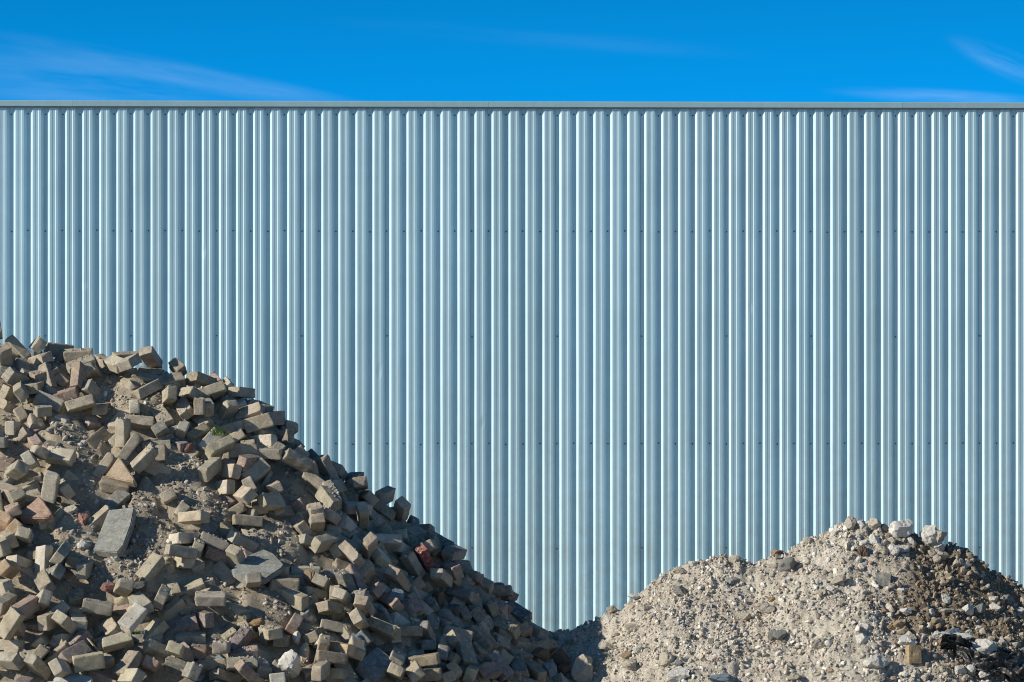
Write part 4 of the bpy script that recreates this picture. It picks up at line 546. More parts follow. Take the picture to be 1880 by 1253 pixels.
0,"t"],[-3.471,24.366,1.139,0.053,0.207,-0.129,0.968,0,"g"],[-0.361,26.057,1.558,0.449,0.297,-0.28,-0.795,0,"g"],[0.691,27.631,1.386,0.726,0.576,0.202,
-0.317,0,"g"],[-1.983,28.395,2.904,0.97,-0.053,0.214,-0.098,0,"g"],[-0.658,25.007,0.995,0.044,0.489,0.48,0.727,0,"b"],[0.233,27.448,1.807,-0.441,0.083,
0.281,0.848,1,"t"],[-0.339,28.001,2.113,-0.176,0.195,0.806,0.53,0,"g"],[-3.533,28.529,3.094,-0.206,-0.012,0.887,0.414,1,"b"],[-2.828,28.012,3.413,-0.298,
0.241,-0.165,-0.909,1,"g"],[-4.185,24.201,1.021,0.708,0.233,-0.399,0.535,0,"g"],[0.334,27.816,1.658,0.906,0.026,0.419,0.051,1,"g"],[-4.255,26.131,2.683,
0.723,0.228,0.126,-0.64,0,"g"],[-3.061,28.008,3.434,0.112,0.061,0.289,0.949,1,"g"],[0.122,27.714,1.887,-0.555,-0.02,0.573,0.603,0,"g"],[-2.276,24.253,0.85,
0.188,0.797,0.343,0.461,0,"t"],[0.558,26.136,0.888,0.572,0.775,0.26,-0.072,1,"p"],[-1.923,24.389,0.901,0.143,0.141,-0.482,0.853,1,"r"],[-0.211,26.987,1.928,
0.492,0.477,0.124,0.717,0,"p"],[-0.19,27.715,2.149,0.968,-0.142,0.134,0.154,0,"g"],[-1.315,27.135,2.856,0.749,0.243,0.303,-0.537,1,"b"],[0.342,28.526,1.322,
-0.625,0.409,0.098,0.658,0,"d"],[-4.208,26.418,2.936,0.493,-0.088,-0.533,0.683,0,"d"],[-1.164,26.944,2.641,0.562,-0.059,0.284,-0.775,0,"g"],[-1.434,28.199,
2.831,0.72,0.61,0.323,-0.07,0,"g"],[-0.469,28.54,1.927,0.937,-0.342,0.073,-0.008,0,"g"],[-4.223,28.212,3.387,0.452,-0.121,-0.545,-0.696,0,"t"],[-3.405,
28.032,3.504,0.62,-0.192,0.289,0.704,0,"d"],[-1.059,25.34,1.42,0.923,0.366,-0.066,0.097,0,"g"],[-0.456,28.019,2.184,-0.263,0.335,0.308,0.851,0,"t"],[-1.302,
25.557,1.681,-0.189,-0.122,0.556,0.8,1,"g"],[0.428,27.257,1.546,0.969,0.094,0.213,0.083,0,"t"],[-0.145,26.812,1.778,0.918,0.358,0.166,-0.042,1,"b"],[-0.389,
27.249,2.209,0.346,-0.041,0.548,-0.76,0,"p"],[-1.269,27.956,2.841,0.857,-0.202,0.425,-0.21,0,"b"],[0.718,27.943,1.271,-0.509,0.281,-0.182,0.793,0,"d"],
[-2.029,25.278,1.68,0.911,0.399,0.053,0.087,0,"b"],[-1.486,27.681,3.15,0.285,0.074,-0.072,0.953,1,"r"],[-2.354,28.104,3.26,-0.808,-0.278,0.396,0.336,0,
"t"],[0.683,28.573,1.04,0.808,0.417,-0.129,-0.396,0,"g"],[0.258,26.829,1.498,-0.098,0.385,0.558,0.728,0,"g"],[-0.486,26.286,1.778,0.581,0.387,-0.056,-0.714,
0,"g"],[0.374,28.235,1.447,0.684,0.213,0.282,0.638,1,"d"],[-4.161,24.531,1.31,0.966,0.232,0.046,-0.108,0,"t"],[0.498,28.583,1.175,-0.125,0.195,0.495,0.838,
1,"t"],[-1.651,25.548,1.799,0.429,0.572,-0.18,-0.676,1,"g"],[-0.421,26.158,1.659,0.785,0.206,0.296,-0.503,0,"b"],[0.715,28.096,1.212,0.898,0.294,0.113,
-0.307,0,"g"],[0.349,25.938,0.962,0.85,0.202,0.19,-0.447,0,"g"],[-0.658,28.146,2.242,-0.174,0.426,0.162,0.873,1,"d"],[0.036,27.582,2.026,0.767,0.2,0.291,
0.536,1,"b"],[-0.504,25.151,1.031,0.874,0.381,0.298,-0.053,1,"g"],[-4.253,25.685,2.301,0.678,0.121,-0.261,0.677,0,"g"],[-3.163,25.308,1.897,0.361,0.918,
0.109,0.127,0,"g"],[0.863,27.228,1.163,0.233,0.222,-0.07,0.944,0,"d"],[-1.209,28.168,2.692,-0.316,0.321,0.013,0.893,1,"g"],[0.468,26.96,1.398,-0.091,0.447,
-0.1,0.884,1,"b"],[-1.24,26.162,2.145,0.453,0.144,-0.167,0.864,0,"g"],[-0.275,28.447,1.802,0.721,0.584,-0.041,-0.372,1,"g"],[-0.563,25.288,1.162,0.397,
-0.035,0.359,-0.844,0,"b"],[-0.013,25.71,1.109,-0.188,0.173,0.33,0.909,0,"t"],[-2.658,24.628,1.22,-0.079,-0.014,0.584,0.808,0,"g"],[-2.258,25.456,1.879,
0.635,0.256,-0.256,0.682,1,"g"],[0.5,27.169,1.446,0.471,0.241,0.024,0.848,0,"g"],[0.888,28.183,1.031,-0.605,0.509,-0.282,0.544,0,"g"],[-1.155,26.575,2.406,
0.946,-0.23,0.154,0.167,0,"b"],[0.826,28.315,1.035,0.417,0.23,0.18,0.861,1,"g"],[-3.735,24.487,1.273,-0.033,0.023,-0.501,-0.864,0,"g"],[-4.029,26.185,2.76,
0.292,0.264,0.371,-0.841,0,"r"],[-3.945,28.35,3.313,0.019,0.01,-0.279,-0.96,0,"g"],[-1.476,24.736,1.075,0.865,0.419,0.173,0.214,0,"g"],[-0.275,26.166,1.558,
-0.391,0.33,-0.299,0.806,1,"g"],[0.243,28.035,1.64,-0.584,-0.035,0.366,0.724,0,"t"],[-3.893,26.165,2.745,0.934,0.347,0.045,-0.077,0,"t"],[-0.032,27.747,
1.993,0.936,-0.052,0.23,-0.262,0,"g"],[-1.464,27.332,3.075,0.638,0.359,0.208,0.649,1,"g"],[-4.075,25.452,2.119,0.949,0.303,-0.045,0.074,1,"b"],[0.849,26.688,
0.966,0.339,-0.273,0.631,-0.642,0,"d"],[-4.049,27.476,3.87,-0.119,0.053,-0.354,-0.926,0,"t"],[-1.216,25.883,1.915,0.138,0.325,-0.285,0.891,0,"b"],[0.053,
25.529,0.955,0.622,0.425,0.058,0.655,0,"b"],[-3.631,24.378,1.169,0.773,0.169,0.304,-0.531,1,"g"],[-3.27,24.219,0.977,0.263,0.039,0.423,-0.867,1,"r"],[-1.2,
28.025,2.752,0.627,0.199,0.325,0.679,0,"g"],[-1.375,27.623,3.06,0.113,0.464,0.327,0.815,1,"g"],[-1.335,24.536,0.866,0.105,0.457,0.41,0.782,1,"g"],[-2.311,
27.023,3.217,0.119,0.271,0.203,0.933,0,"g"],[-1.28,25.74,1.822,0.27,0.902,0.282,0.184,1,"r"],[0.206,26.025,1.117,0.558,0.506,-0.125,-0.646,1,"g"],[-0.168,
25.19,0.875,0.737,0.401,-0.01,0.544,0,"b"],[-0.102,25.346,0.94,-0.132,0.317,-0.135,0.93,0,"g"],[0.475,28.2,1.378,0.482,0.165,0.496,0.703,0,"g"],[0.065,
26.148,1.288,0.237,0.371,-0.06,0.896,0,"t"],[-0.561,28.596,1.974,0.029,0.478,0.217,0.851,0,"b"],[-2.684,24.843,1.407,0.616,0.169,-0.248,0.728,1,"g"],[-0.067,
26.413,1.518,0.831,-0.172,0.262,-0.459,0,"g"],[-1.511,28.308,2.797,0.597,0.129,0.262,0.747,0,"g"],[0.667,28.329,1.165,0.765,0.556,0.19,-0.263,0,"g"],[-1.253,
28.545,2.488,0.929,0.256,0.219,-0.152,0,"g"],[-3.176,28.101,3.395,0.916,-0.267,0.027,0.297,0,"t"],[-0.786,24.853,0.926,0.596,0.115,0.402,-0.686,1,"b"],
[-3.026,27.32,3.561,0.804,0.405,0.088,0.427,0,"g"],[0.124,28.266,1.625,0.236,0.211,0.228,0.921,0,"g"],[-1.006,24.868,1.018,0.93,0.232,0.177,-0.222,0,"g"],
[-0.586,25.082,1.019,0.938,0.302,0.043,0.163,1,"g"],[0.136,26.588,1.45,-0.087,0.198,-0.269,0.939,0,"g"],[-3.257,27.111,3.46,0.85,0.124,0.327,-0.394,0,"g"],
[0.002,25.381,0.896,0.517,0.037,0.471,-0.713,0,"g"],[0.773,27.548,1.336,-0.233,0.394,0.425,0.781,0,"t"],[-0.146,25.798,1.254,0.238,0.718,0.466,0.458,1,
"t"],[-0.433,27.614,2.395,0.729,0.593,0.277,-0.202,1,"d"],[0.02,28.178,1.75,-0.106,0.372,0.232,0.892,1,"g"],[-1.86,24.506,0.987,0.109,0.613,0.484,0.615,
0,"g"],[0.141,27.333,1.823,0.741,-0.2,0.306,-0.564,0,"r"],[0.603,28.253,1.249,0.721,-0.31,0.348,-0.513,0,"g"],[-0.062,26.871,1.755,0.531,0.033,0.485,-0.694,
1,"g"],[0.393,26.532,1.236,-0.248,0.081,0.547,0.795,1,"p"],[-1.336,25.652,1.769,0.843,0.498,0.032,0.203,1,"r"],[-0.605,27.712,2.489,0.033,0.331,0.349,0.876,
1,"d"],[-1.232,24.56,0.849,0.434,0.394,-0.142,-0.798,0,"g"],[-3.118,26.083,2.559,0.293,0.017,0.601,-0.743,0,"g"],[-3.897,27.452,3.877,0.759,0.243,0.154,
-0.584,1,"t"],[-2.793,25.231,1.762,0.771,0.331,0.296,-0.455,0,"g"],[-0.467,26.527,1.892,0.335,0.893,0.224,-0.201,1,"g"],[-3.314,25.318,1.925,0.597,0.242,
0.156,-0.748,0,"g"],[0.776,27.426,1.306,0.643,-0.163,0.404,-0.63,0,"d"],[-1.345,25.115,1.339,0.074,0.323,-0.369,0.869,0,"g"],[0.227,26.548,1.363,0.615,
-0.163,0.421,-0.646,0,"d"],[0.119,25.445,0.859,-0.064,0.089,-0.489,0.866,0,"g"],[-0.751,25.279,1.246,0.514,0.213,-0.078,0.827,0,"g"],[-1.767,24.364,0.845,
-0.086,-0.1,-0.2,0.971,0,"b"],[-1.581,28.105,2.981,0.914,-0.259,0.154,-0.272,0,"g"],[-2.846,24.401,1.067,0.94,0.331,0.08,-0.031,0,"d"],[-0.918,27.196,2.549,
0.965,-0.029,0.252,0.061,0,"g"],[0.568,26.942,1.307,-0.331,0.179,-0.226,0.898,0,"b"],[-0.947,27.578,2.793,0.691,0.186,0.279,0.64,0,"g"],[-3.648,26.232,
2.772,0.113,0.585,0.528,0.605,1,"g"],[-0.11,26.707,1.692,0.579,-0.127,0.626,-0.507,1,"g"],[-1.584,26.14,2.252,0.414,0.205,0.427,-0.777,0,"g"],[-2.792,24.958,
1.531,0.458,0.141,-0.462,0.746,0,"g"],[0.571,26.432,1.051,0.251,0.33,-0.248,0.876,0,"p"],[-1.375,24.84,1.127,0.253,0.016,0.269,-0.929,0,"g"],[-1.268,27.631,
2.959,0.306,0.29,0.262,0.868,1,"g"],[-0.867,25.069,1.13,0.257,0.222,-0.394,-0.855,0,"g"],[-0.393,28.394,1.924,0.349,0.297,0.09,0.884,1,"g"],[-3.099,28.355,
3.161,0.788,-0.188,0.414,0.415,0,"g"],[-0.426,26.925,2.035,0.928,0.009,0.324,-0.185,1,"g"],[-1.359,28.311,2.71,-0.072,0.245,0.791,0.556,0,"p"],[-3.904,
25.847,2.468,0.241,0.507,0.332,0.758,0,"t"],[0.059,26.029,1.233,0.758,0.016,0.39,-0.522,0,"p"],[-0.419,25.059,0.92,0.389,0.488,-0.307,-0.719,1,"g"],[0.461,
25.919,0.864,0.872,0.003,0.427,-0.238,0,"b"],[0.157,28.118,1.676,-0.202,0.063,0.1,0.972,0,"b"],[0.442,26.126,0.974,0.64,-0.399,0.473,-0.456,0,"b"],[-1.88,
27.479,3.46,0.403,0.829,0.276,0.272,0,"t"],[-0.685,25.627,1.474,0.96,0.232,0.141,0.073,1,"g"],[-3.233,27.657,3.79,0.912,-0.123,0.186,0.344,1,"g"],[-3.836,
28.44,3.228,-0.928,0.359,0.068,0.067,0,"p"],[-1.019,26.177,2.049,0.656,0.35,-0.065,0.665,1,"r"],[-3.934,28.011,3.609,-0.307,-0.081,0.845,0.431,0,"d"],[-3.539,
27.773,3.735,-0.282,0.242,0.423,0.826,0,"g"],[-1.344,28.11,2.824,-0.77,0.382,-0.156,0.486,0,"g"],[-2.254,25.125,1.595,0.765,0.259,0.3,-0.508,0,"g"],[-4.211,
27.923,3.638,0.399,0.228,-0.739,-0.494,0,"d"],[-1.597,28.586,2.612,-0.745,0.312,-0.123,0.577,0,"t"],[-1.679,24.963,1.322,0.725,0.45,0.018,0.52,0,"g"],[-3.612,
24.665,1.417,0.602,-0.005,0.372,-0.707,0,"p"],[-1.244,25.105,1.294,0.956,0.102,0.19,-0.198,1,"t"],[0.879,27.056,1.086,0.259,0.353,-0.118,0.891,0,"r"],[-1.045,
26.468,2.267,0.408,-0.269,0.178,-0.854,0,"g"],[-0.586,27.818,2.404,0.758,0.017,0.406,0.51,1,"p"],[-0.306,25.037,0.845,0.836,0.422,0.187,-0.297,1,"g"],[-2.301,
24.511,1.077,0.581,0.342,-0.182,0.716,0,"g"],[-3.296,27.278,3.613,0.451,0.301,-0.003,0.84,1,"g"],[0.03,26.444,1.451,0.546,0.74,0.066,-0.387,1,"b"],[-3.419,
24.785,1.49,0.41,0.887,-0.025,-0.21,1,"b"],[-1.989,25.004,1.438,0.071,0.155,-0.138,0.976,0,"g"],[-3.174,24.948,1.585,0.929,0.249,-0.06,0.268,0,"g"],[0.053,
27.958,1.833,0.609,0.054,0.205,0.765,0,"b"],[-2.145,28.366,2.984,-0.286,0.137,0.579,0.75,0,"t"],[0.338,26.252,1.114,0.943,0.12,0.311,0.025,0,"g"],[-2.506,
24.678,1.246,0.058,-0.075,-0.475,0.875,0,"r"],[0.033,27.832,1.903,0.842,-0.108,0.454,0.271,1,"g"],[0.475,27.747,1.563,0.65,0.649,0.36,-0.163,0,"p"],[-0.797,
27.703,2.629,-0.375,0.076,0.693,0.611,0,"g"],[-1.354,25.308,1.497,0.972,0.19,0.023,0.136,1,"d"],[-2.89,28.537,2.952,-0.757,0.164,0.255,0.578,0,"r"],[-3.456,
25.109,1.775,0.327,0.35,-0.233,-0.847,0,"g"],[-0.093,28.07,1.893,-0.135,0.344,0.213,0.904,0,"g"],[-3.128,27.494,3.751,0.888,0.295,0.141,0.323,1,"d"],[0.347,
25.74,0.862,-0.079,0.176,-0.309,0.931,1,"g"],[-1.359,28.011,2.888,0.389,0.105,0.381,0.832,1,"d"],[-3.963,25.589,2.242,0.894,0.372,-0.021,0.248,0,"r"],[-3.619,
25.279,1.949,0.81,0.222,-0.204,0.503,0,"g"],[-1.091,25.646,1.678,0.284,0.198,-0.176,0.921,1,"t"],[-3.86,24.209,1.036,0.333,0.691,-0.245,-0.593,0,"r"],[-0.546,
28.2,2.126,0.846,-0.086,0.235,0.47,0,"d"],[0.562,28.104,1.339,0.378,0.286,0.509,0.718,0,"r"],[-3.7,25.408,2.07,0.22,0.538,-0.361,-0.729,0,"d"],[-1.789,
28.572,2.69,-0.806,-0.267,0.402,0.343,0,"t"],[0.899,28.411,0.936,0.435,0.108,0.19,0.874,0,"t"],[-4.267,28.355,3.257,0.895,-0.351,-0.268,0.066,0,"g"],[-1.81,
24.997,1.387,0.705,0.276,-0.145,0.637,0,"g"],[-4.298,24.864,1.586,0.115,0.419,-0.42,-0.797,0,"g"],[-1.747,27.896,3.225,0.888,-0.415,0.179,-0.083,1,"d"],
[-0.119,28.555,1.629,0.886,-0.376,0.132,-0.236,1,"g"],[-1.589,25.081,1.395,0.899,0.19,0.139,-0.368,0,"t"],[-4.091,26.499,3.028,0.308,0.205,-0.221,0.903,
0,"b"],[0.636,27.846,1.38,0.612,0.021,0.24,0.753,0,"d"],[0.124,25.62,0.959,0.534,0.304,-0.046,0.788,0,"t"],[-3.02,28.58,2.951,-0.199,0.184,0.46,0.846,0,
"g"],[-3.524,25.907,2.47,0.047,0.034,-0.113,0.992,0,"d"],[-0.071,27.232,1.961,-0.152,0.241,-0.309,0.907,0,"b"],[0.478,26.376,1.086,-0.041,0.411,-0.405,
0.815,0,"b"],[-0.252,26.276,1.599,-0.076,0.409,0.653,0.633,0,"g"],[-1.72,24.609,1.038,0.349,0.436,-0.241,-0.794,0,"g"],[0.154,26.688,1.496,0.706,0.301,
-0.142,0.625,0,"b"],[0.6,26.594,1.115,0.372,0.873,0.172,-0.265,0,"g"],[-3.709,24.218,1.037,0.806,0.251,0.213,-0.492,1,"g"],[0.662,26.475,1.006,0.773,0.033,
0.589,-0.232,0,"g"],[-3.888,27.739,3.852,0.875,-0.196,0.273,0.35,0,"g"],[-1.384,26.203,2.235,0.585,0.233,-0.047,-0.776,0,"g"],[0.683,26.691,1.101,0.03,
0.539,0.564,0.625,0,"d"],[-2.499,28.559,2.909,0.519,-0.123,0.403,0.744,0,"g"],[-0.818,24.975,1.037,0.433,0.138,0.444,-0.772,0,"t"],[-3.383,24.474,1.218,
0.65,0.191,-0.251,0.691,0,"g"],[-0.323,27.769,2.24,0.284,0.294,0.441,0.799,0,"p"],[0.094,25.915,1.146,0.527,0.517,-0.154,-0.657,0,"g"],[-2.201,24.604,1.14,
0.76,0.422,0.35,-0.35,1,"r"],[-4.259,26.954,3.381,0.487,0.363,0.205,-0.768,0,"t"],[-0.196,25.471,1.082,0.956,0.229,0.183,-0.022,0,"g"],[-1.163,28.482,2.475,
0.417,0.142,0.437,0.784,0,"t"],[-3.733,28.336,3.298,-0.534,0.431,0.373,0.625,0,"g"],[-4.278,25.011,1.716,0.756,0.277,-0.244,0.54,0,"g"],[-0.703,25.503,
1.392,0.95,0.135,-0.141,-0.243,1,"g"],[-2.666,28.314,3.15,-0.835,0.387,0.048,0.389,0,"g"],[0.583,28.506,1.151,0.836,-0.415,0.356,0.045,0,"d"],[-0.913,25.387,
1.4,0.873,0.383,0.194,0.231,0,"d"],[-1.285,24.932,1.169,0.298,0.734,0.343,0.505,0,"g"],[-0.947,28.499,2.317,0.257,0.172,0.488,0.817,0,"g"],[-0.916,25.498,
1.489,0.956,0.026,0.265,0.126,0,"p"],[-3.91,28.587,3.106,0.87,-0.256,0.224,0.356,1,"d"],[-0.689,28.333,2.198,0.765,0.029,0.429,0.479,0,"g"],[-4.111,25.611,
2.254,0.939,0.301,-0.152,-0.072,0,"t"],[0.195,27.643,1.851,0.948,-0.107,0.298,-0.046,0,"b"],[-1.704,25.27,1.585,0.351,0.776,-0.179,-0.493,1,"r"],[0.491,
28.02,1.428,0.576,0.266,0.276,0.722,1,"b"],[-0.708,26.007,1.753,0.912,0.284,0.284,-0.079,0,"g"],[-2.947,28.085,3.334,0.136,-0.156,0.437,0.875,1,"g"],[0.741,
26.612,1.017,0.478,-0.259,0.355,-0.761,1,"g"],[-0.971,24.683,0.855,0.904,0.234,0.271,-0.233,0,"g"],[-3.333,27.894,3.618,0.874,-0.332,0.135,0.329,1,"g"],
[-0.81,25.196,1.208,0.731,0.374,0.458,-0.341,0,"g"],[-0.362,28.493,1.858,0.661,0.129,0.428,0.602,0,"b"],[0.252,26.682,1.423,-0.242,0.255,-0.166,0.921,0,
"r"],[-0.632,25.216,1.142,0.528,0.239,-0.304,0.756,0,"g"],[-2.551,24.436,1.039,0.269,0.367,-0.242,-0.857,0,"g"],[-2.851,25.354,1.88,0.6,0.788,0.094,-0.099,
1,"g"],[-1.655,27.508,3.322,0.593,0.486,-0.157,-0.622,0,"r"],[-4.28,27.793,3.729,-0.892,0.292,-0.089,-0.334,1,"g"],[0.192,26.242,1.231,0.583,0.339,-0.063,
0.735,0,"g"],[0.877,27.824,1.167,0.872,-0.242,0.206,-0.371,0,"g"],[-1.324,27.839,2.938,-0.334,0.45,-0.186,0.807,0,"t"],[-4.262,27.475,3.818,0.197,-0.056,
-0.086,0.975,0,"d"],[-4.144,27.216,3.624,0.817,0.319,0.081,-0.474,0,"g"],[-1.879,27.617,3.498,-0.694,0.372,-0.069,0.612,0,"g"],[-2.951,27.906,3.49,-0.805,
0.004,0.451,0.386,0,"g"],[-4.283,24.591,1.351,0.703,0.284,-0.252,0.602,0,"g"],[-3.282,26.323,2.79,0.532,0.189,-0.346,0.749,0,"t"],[-0.655,28.041,2.3,-0.749,
0.396,-0.073,0.526,0,"g"],[-3.89,26.434,2.979,0.829,0.109,0.228,-0.499,0,"g"],[-1.054,24.965,1.113,0.713,0.245,-0.149,0.639,1,"g"],[-0.276,27.153,2.072,
-0.096,0.325,-0.243,0.909,1,"g"],[-1.314,26.978,2.768,0.064,0.124,-0.157,0.978,0,"p"],[0.856,27.345,1.207,0.352,0.291,0.092,0.885,0,"d"],[0.219,27.792,
1.766,-0.67,-0.501,0.355,0.417,0,"b"],[-1.471,28.087,2.926,-0.784,-0.447,0.279,0.329,0,"g"],[-0.059,27.125,1.895,-0.218,0.155,0.619,0.739,1,"g"],[-3.009,
24.241,0.953,0.965,0.173,0.125,-0.152,1,"t"],[-3.71,27.653,3.887,-0.688,0.303,0.181,0.634,1,"g"],[-3.891,24.713,1.477,0.354,0.698,-0.225,-0.581,0,"b"],
[-1.063,26.878,2.53,0.895,0.34,0.276,-0.081,0,"g"],[-0.411,25.742,1.394,0.804,0.279,0.084,0.518,0,"r"],[-1.044,28.315,2.489,0.812,0.475,-0.023,-0.339,1,
"g"],[0.265,28.465,1.413,0.24,0.357,0.786,0.445,1,"t"],[-4.275,28.597,3.048,0.813,-0.218,-0.192,-0.505,1,"g"],[0.843,28.495,0.948,0.688,0.037,0.369,0.623,
1,"p"],[-1.036,28.57,2.337,-0.134,0.231,0.295,0.917,0,"d"],[-4.298,27.345,3.702,0.832,0.295,-0.305,0.358,1,"b"],[-0.31,26.578,1.79,0.492,0.303,0.092,0.811,
0,"g"],[-0.888,26.178,1.977,0.027,0.193,-0.223,0.955,1,"g"],[-0.15,26.305,1.534,0.489,-0.225,0.533,-0.652,0,"r"],[-1.05,27.766,2.725,0.689,0.187,0.316,
0.625,1,"g"],[-4.287,26.262,2.786,0.205,0.294,0.262,-0.896,0,"b"],[-2.493,27.773,3.589,-0.459,0.293,0.257,0.799,1,"p"],[-3.21,26.793,3.182,0.841,0.29,0.108,
0.444,1,"b"],[0.261,28.132,1.585,0.861,0.36,0.044,-0.357,0,"g"],[-1.224,27.725,2.897,0.917,-0.014,0.388,-0.088,0,"p"],[-0.258,28.087,2.005,0.916,-0.165,
0.359,-0.07,0,"g"],[-0.079,25.241,0.856,0.787,0.053,0.388,-0.476,1,"t"],[-2.116,28.598,2.781,-0.677,0.395,0.149,0.603,0,"g"],[-4.037,27.128,3.576,-0.039,
0.237,-0.586,-0.774,0,"t"],[-0.688,25.817,1.61,0.503,0.717,-0.026,-0.482,0,"b"],[-2.019,25.924,2.219,0.542,0.792,0.006,-0.282,0,"g"],[-3.897,25.232,1.93,
0.593,0.239,0.269,-0.72,0,"p"],[0.655,27.295,1.371,-0.427,-0.026,0.428,0.796,0,"t"],[0.398,27.928,1.547,0.768,-0.075,0.355,0.528,0,"d"],[-0.844,28.446,
2.268,-0.664,0.463,0.057,0.584,1,"g"],[-0.34,27.533,2.331,0.533,0.313,-0.097,0.78,0,"t"],[-1.152,25.011,1.185,0.941,0.176,0.15,0.246,0,"d"],[-2.386,25.141,
1.633,0.079,0.331,0.419,0.842,0,"t"],[-0.848,26.882,2.364,0.902,0.342,0.257,-0.052,0,"t"],[-3.478,26.617,3.067,0.165,-0.01,0.382,-0.909,1,"t"]],"P":[[-2.754,
27.34,0.278,0.157],[-3.081,26.96,0.221,0.131],[-3.011,26.68,0.263,0.177],[-2.337,26.82,0.198,0.208],[-2.183,26.58,0.262,0.165],[-2.555,26.38,0.113,0.35],
[-2.452,26.2,0.172,0.209],[-2.957,26.2,0.207,0.174],[-2.652,25.96,0.256,0.138],[-2.563,27.6,0.154,0.11],[-1.667,26.52,0.24,0.164],[-1.67,25.98,0.192,0.161],
[-2.403,26.28,0.13,0.175],[-3.098,25.82,0.127,0.114],[-2.006,27.54,0.136,0.122]]}''')
PATCH = D['P']
def patchn(x, y):
    m = np.zeros_like(x)
    for a, b, rx, ry in PATCH: m = np.maximum(m, 1-((x-a)/rx)**2-((y-b)/ry)**2)
    return m
def hM(x, y): return max(hL(x, y), hR(x, y))
def on_surface(h, px, py, lo, hi):
    X = (px-CX)/F; Z = -(py-CY)/F; y = lo
    while y < hi:
        if EYE+Z*y < h(X*y, y): break
        y += .01
    return Vector((X*y, y, EYE+Z*y))
# value noise on arrays
_rs = np.random.RandomState(11); _T = _rs.rand(256, 256)
def vnoise(x, y, s, o=0):
    X = x*s+o*17.3+400; Y = y*s+o*9.1+400
    i = np.floor(X).astype(int); j = np.floor(Y).astype(int); u = X-i; v = Y-j
    u = u*u*(3-2*u); v = v*v*(3-2*v)
    a = _T[i % 256, j % 256]; b = _T[(i+1) % 256, j % 256]; c = _T[i % 256, (j+1) % 256]; d = _T[(i+1) % 256, (j+1) % 256]
    return (a*(1-u)+b*u)*(1-v)+(c*(1-u)+d*u)*v-.5
def grid(name, hfn, x0, x1, y0, y1, step, mat, tint):
    xs = np.arange(x0, x1, step); ys = np.arange(y0, y1, step)
    X, Y = np.meshgrid(xs, ys); Z = np.empty_like(X)
    for j in range(len(ys)): Z[j] = hfn(X[j], Y[j])
    keep = Z > -.02
    Z = np.maximum(Z, -.03)
    v = np.stack([X.ravel(), Y.ravel(), Z.ravel()], 1)
    nx = len(xs); idx = np.arange(len(xs)*len(ys)).reshape(len(ys), nx)
    f = np.stack([idx[:-1, :-1].ravel(), idx[:-1, 1:].ravel(), idx[1:, 1:].ravel(), idx[1:, :-1].ravel()], 1)
    k = keep.ravel(); f = f[k[f].any(1)]
    used = np.unique(f); remap = -np.ones(len(v), int); remap[used] = np.arange(len(used))
    v = v[used]; f = remap[f]
    me = mesh_np(name, v, f, True, tint(v[:, 0], v[:, 1], v[:, 2]))
    return mobj(name, me, mat)

def soil_h(x, y):
    p = np.clip(patchn(x, y)*3, 0, 1)
    h = hLn(x, y)-.07+.075*p+.045*np.exp(-((y-YL)/.25)**2)*(1-p)
    return h+.05*vnoise(x, y, 7)+.03*vnoise(x, y, 17, 1)+.018*vnoise(x, y, 45, 2)+.012*vnoise(x, y, 100, 3)
soil = grid('soil_mound', soil_h, -6.5, 2.2, YL-4.3, YL+3.6, .022, M_SOIL, lambda x, y, z: np.stack([1+0*x]*3, 1))
tag(soil, kind='structure')
def grav_h(x, y):
    return hRn(x, y)+.09*vnoise(x, y, 3.1, 5)+.05*vnoise(x, y, 8, 6)+.03*vnoise(x, y, 20, 7)+.045*np.abs(vnoise(x, y, 30, 8))+.030*vnoise(x, y, 55, 9)
def damp_shade(x, z):       # damp, browner earth on the right shoulder, with partial shade painted into its tint
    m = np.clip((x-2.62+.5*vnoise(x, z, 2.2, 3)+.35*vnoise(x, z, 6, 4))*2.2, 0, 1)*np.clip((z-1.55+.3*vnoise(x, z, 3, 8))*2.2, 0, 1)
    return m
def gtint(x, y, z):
    m = damp_shade(x, z)[:, None]
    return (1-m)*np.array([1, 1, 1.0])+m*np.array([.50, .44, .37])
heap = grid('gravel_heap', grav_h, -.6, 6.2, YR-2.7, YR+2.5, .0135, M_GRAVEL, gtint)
tag(heap, 'pale sandy gravel heap with a browner damp right shoulder, part shade painted in', 'gravel heap', kind='stuff')

# ------------------------------------------------------------------ ground
bm = bmesh.new()
n = 40
for i in range(n+1):
    for j in range(n+1):
        x = -300+600*i/n; y = -100+700*j/n
        bm.verts.new((x, y, 0))
bm.verts.ensure_lookup_table()
for i in range(n):
    for j in range(n):
        a = i*(n+1)+j; bm.faces.new([bm.verts[a], bm.verts[a+n+1], bm.verts[a+n+2], bm.verts[a+1]])
me = bm_mesh('ground', bm)
ca = me.color_attributes.new('tint', 'FLOAT_COLOR', 'POINT'); ca.data.foreach_set('color', [1.0]*(4*len(me.vertices)))
tag(mobj('ground', me, M_SOIL), kind='structure')

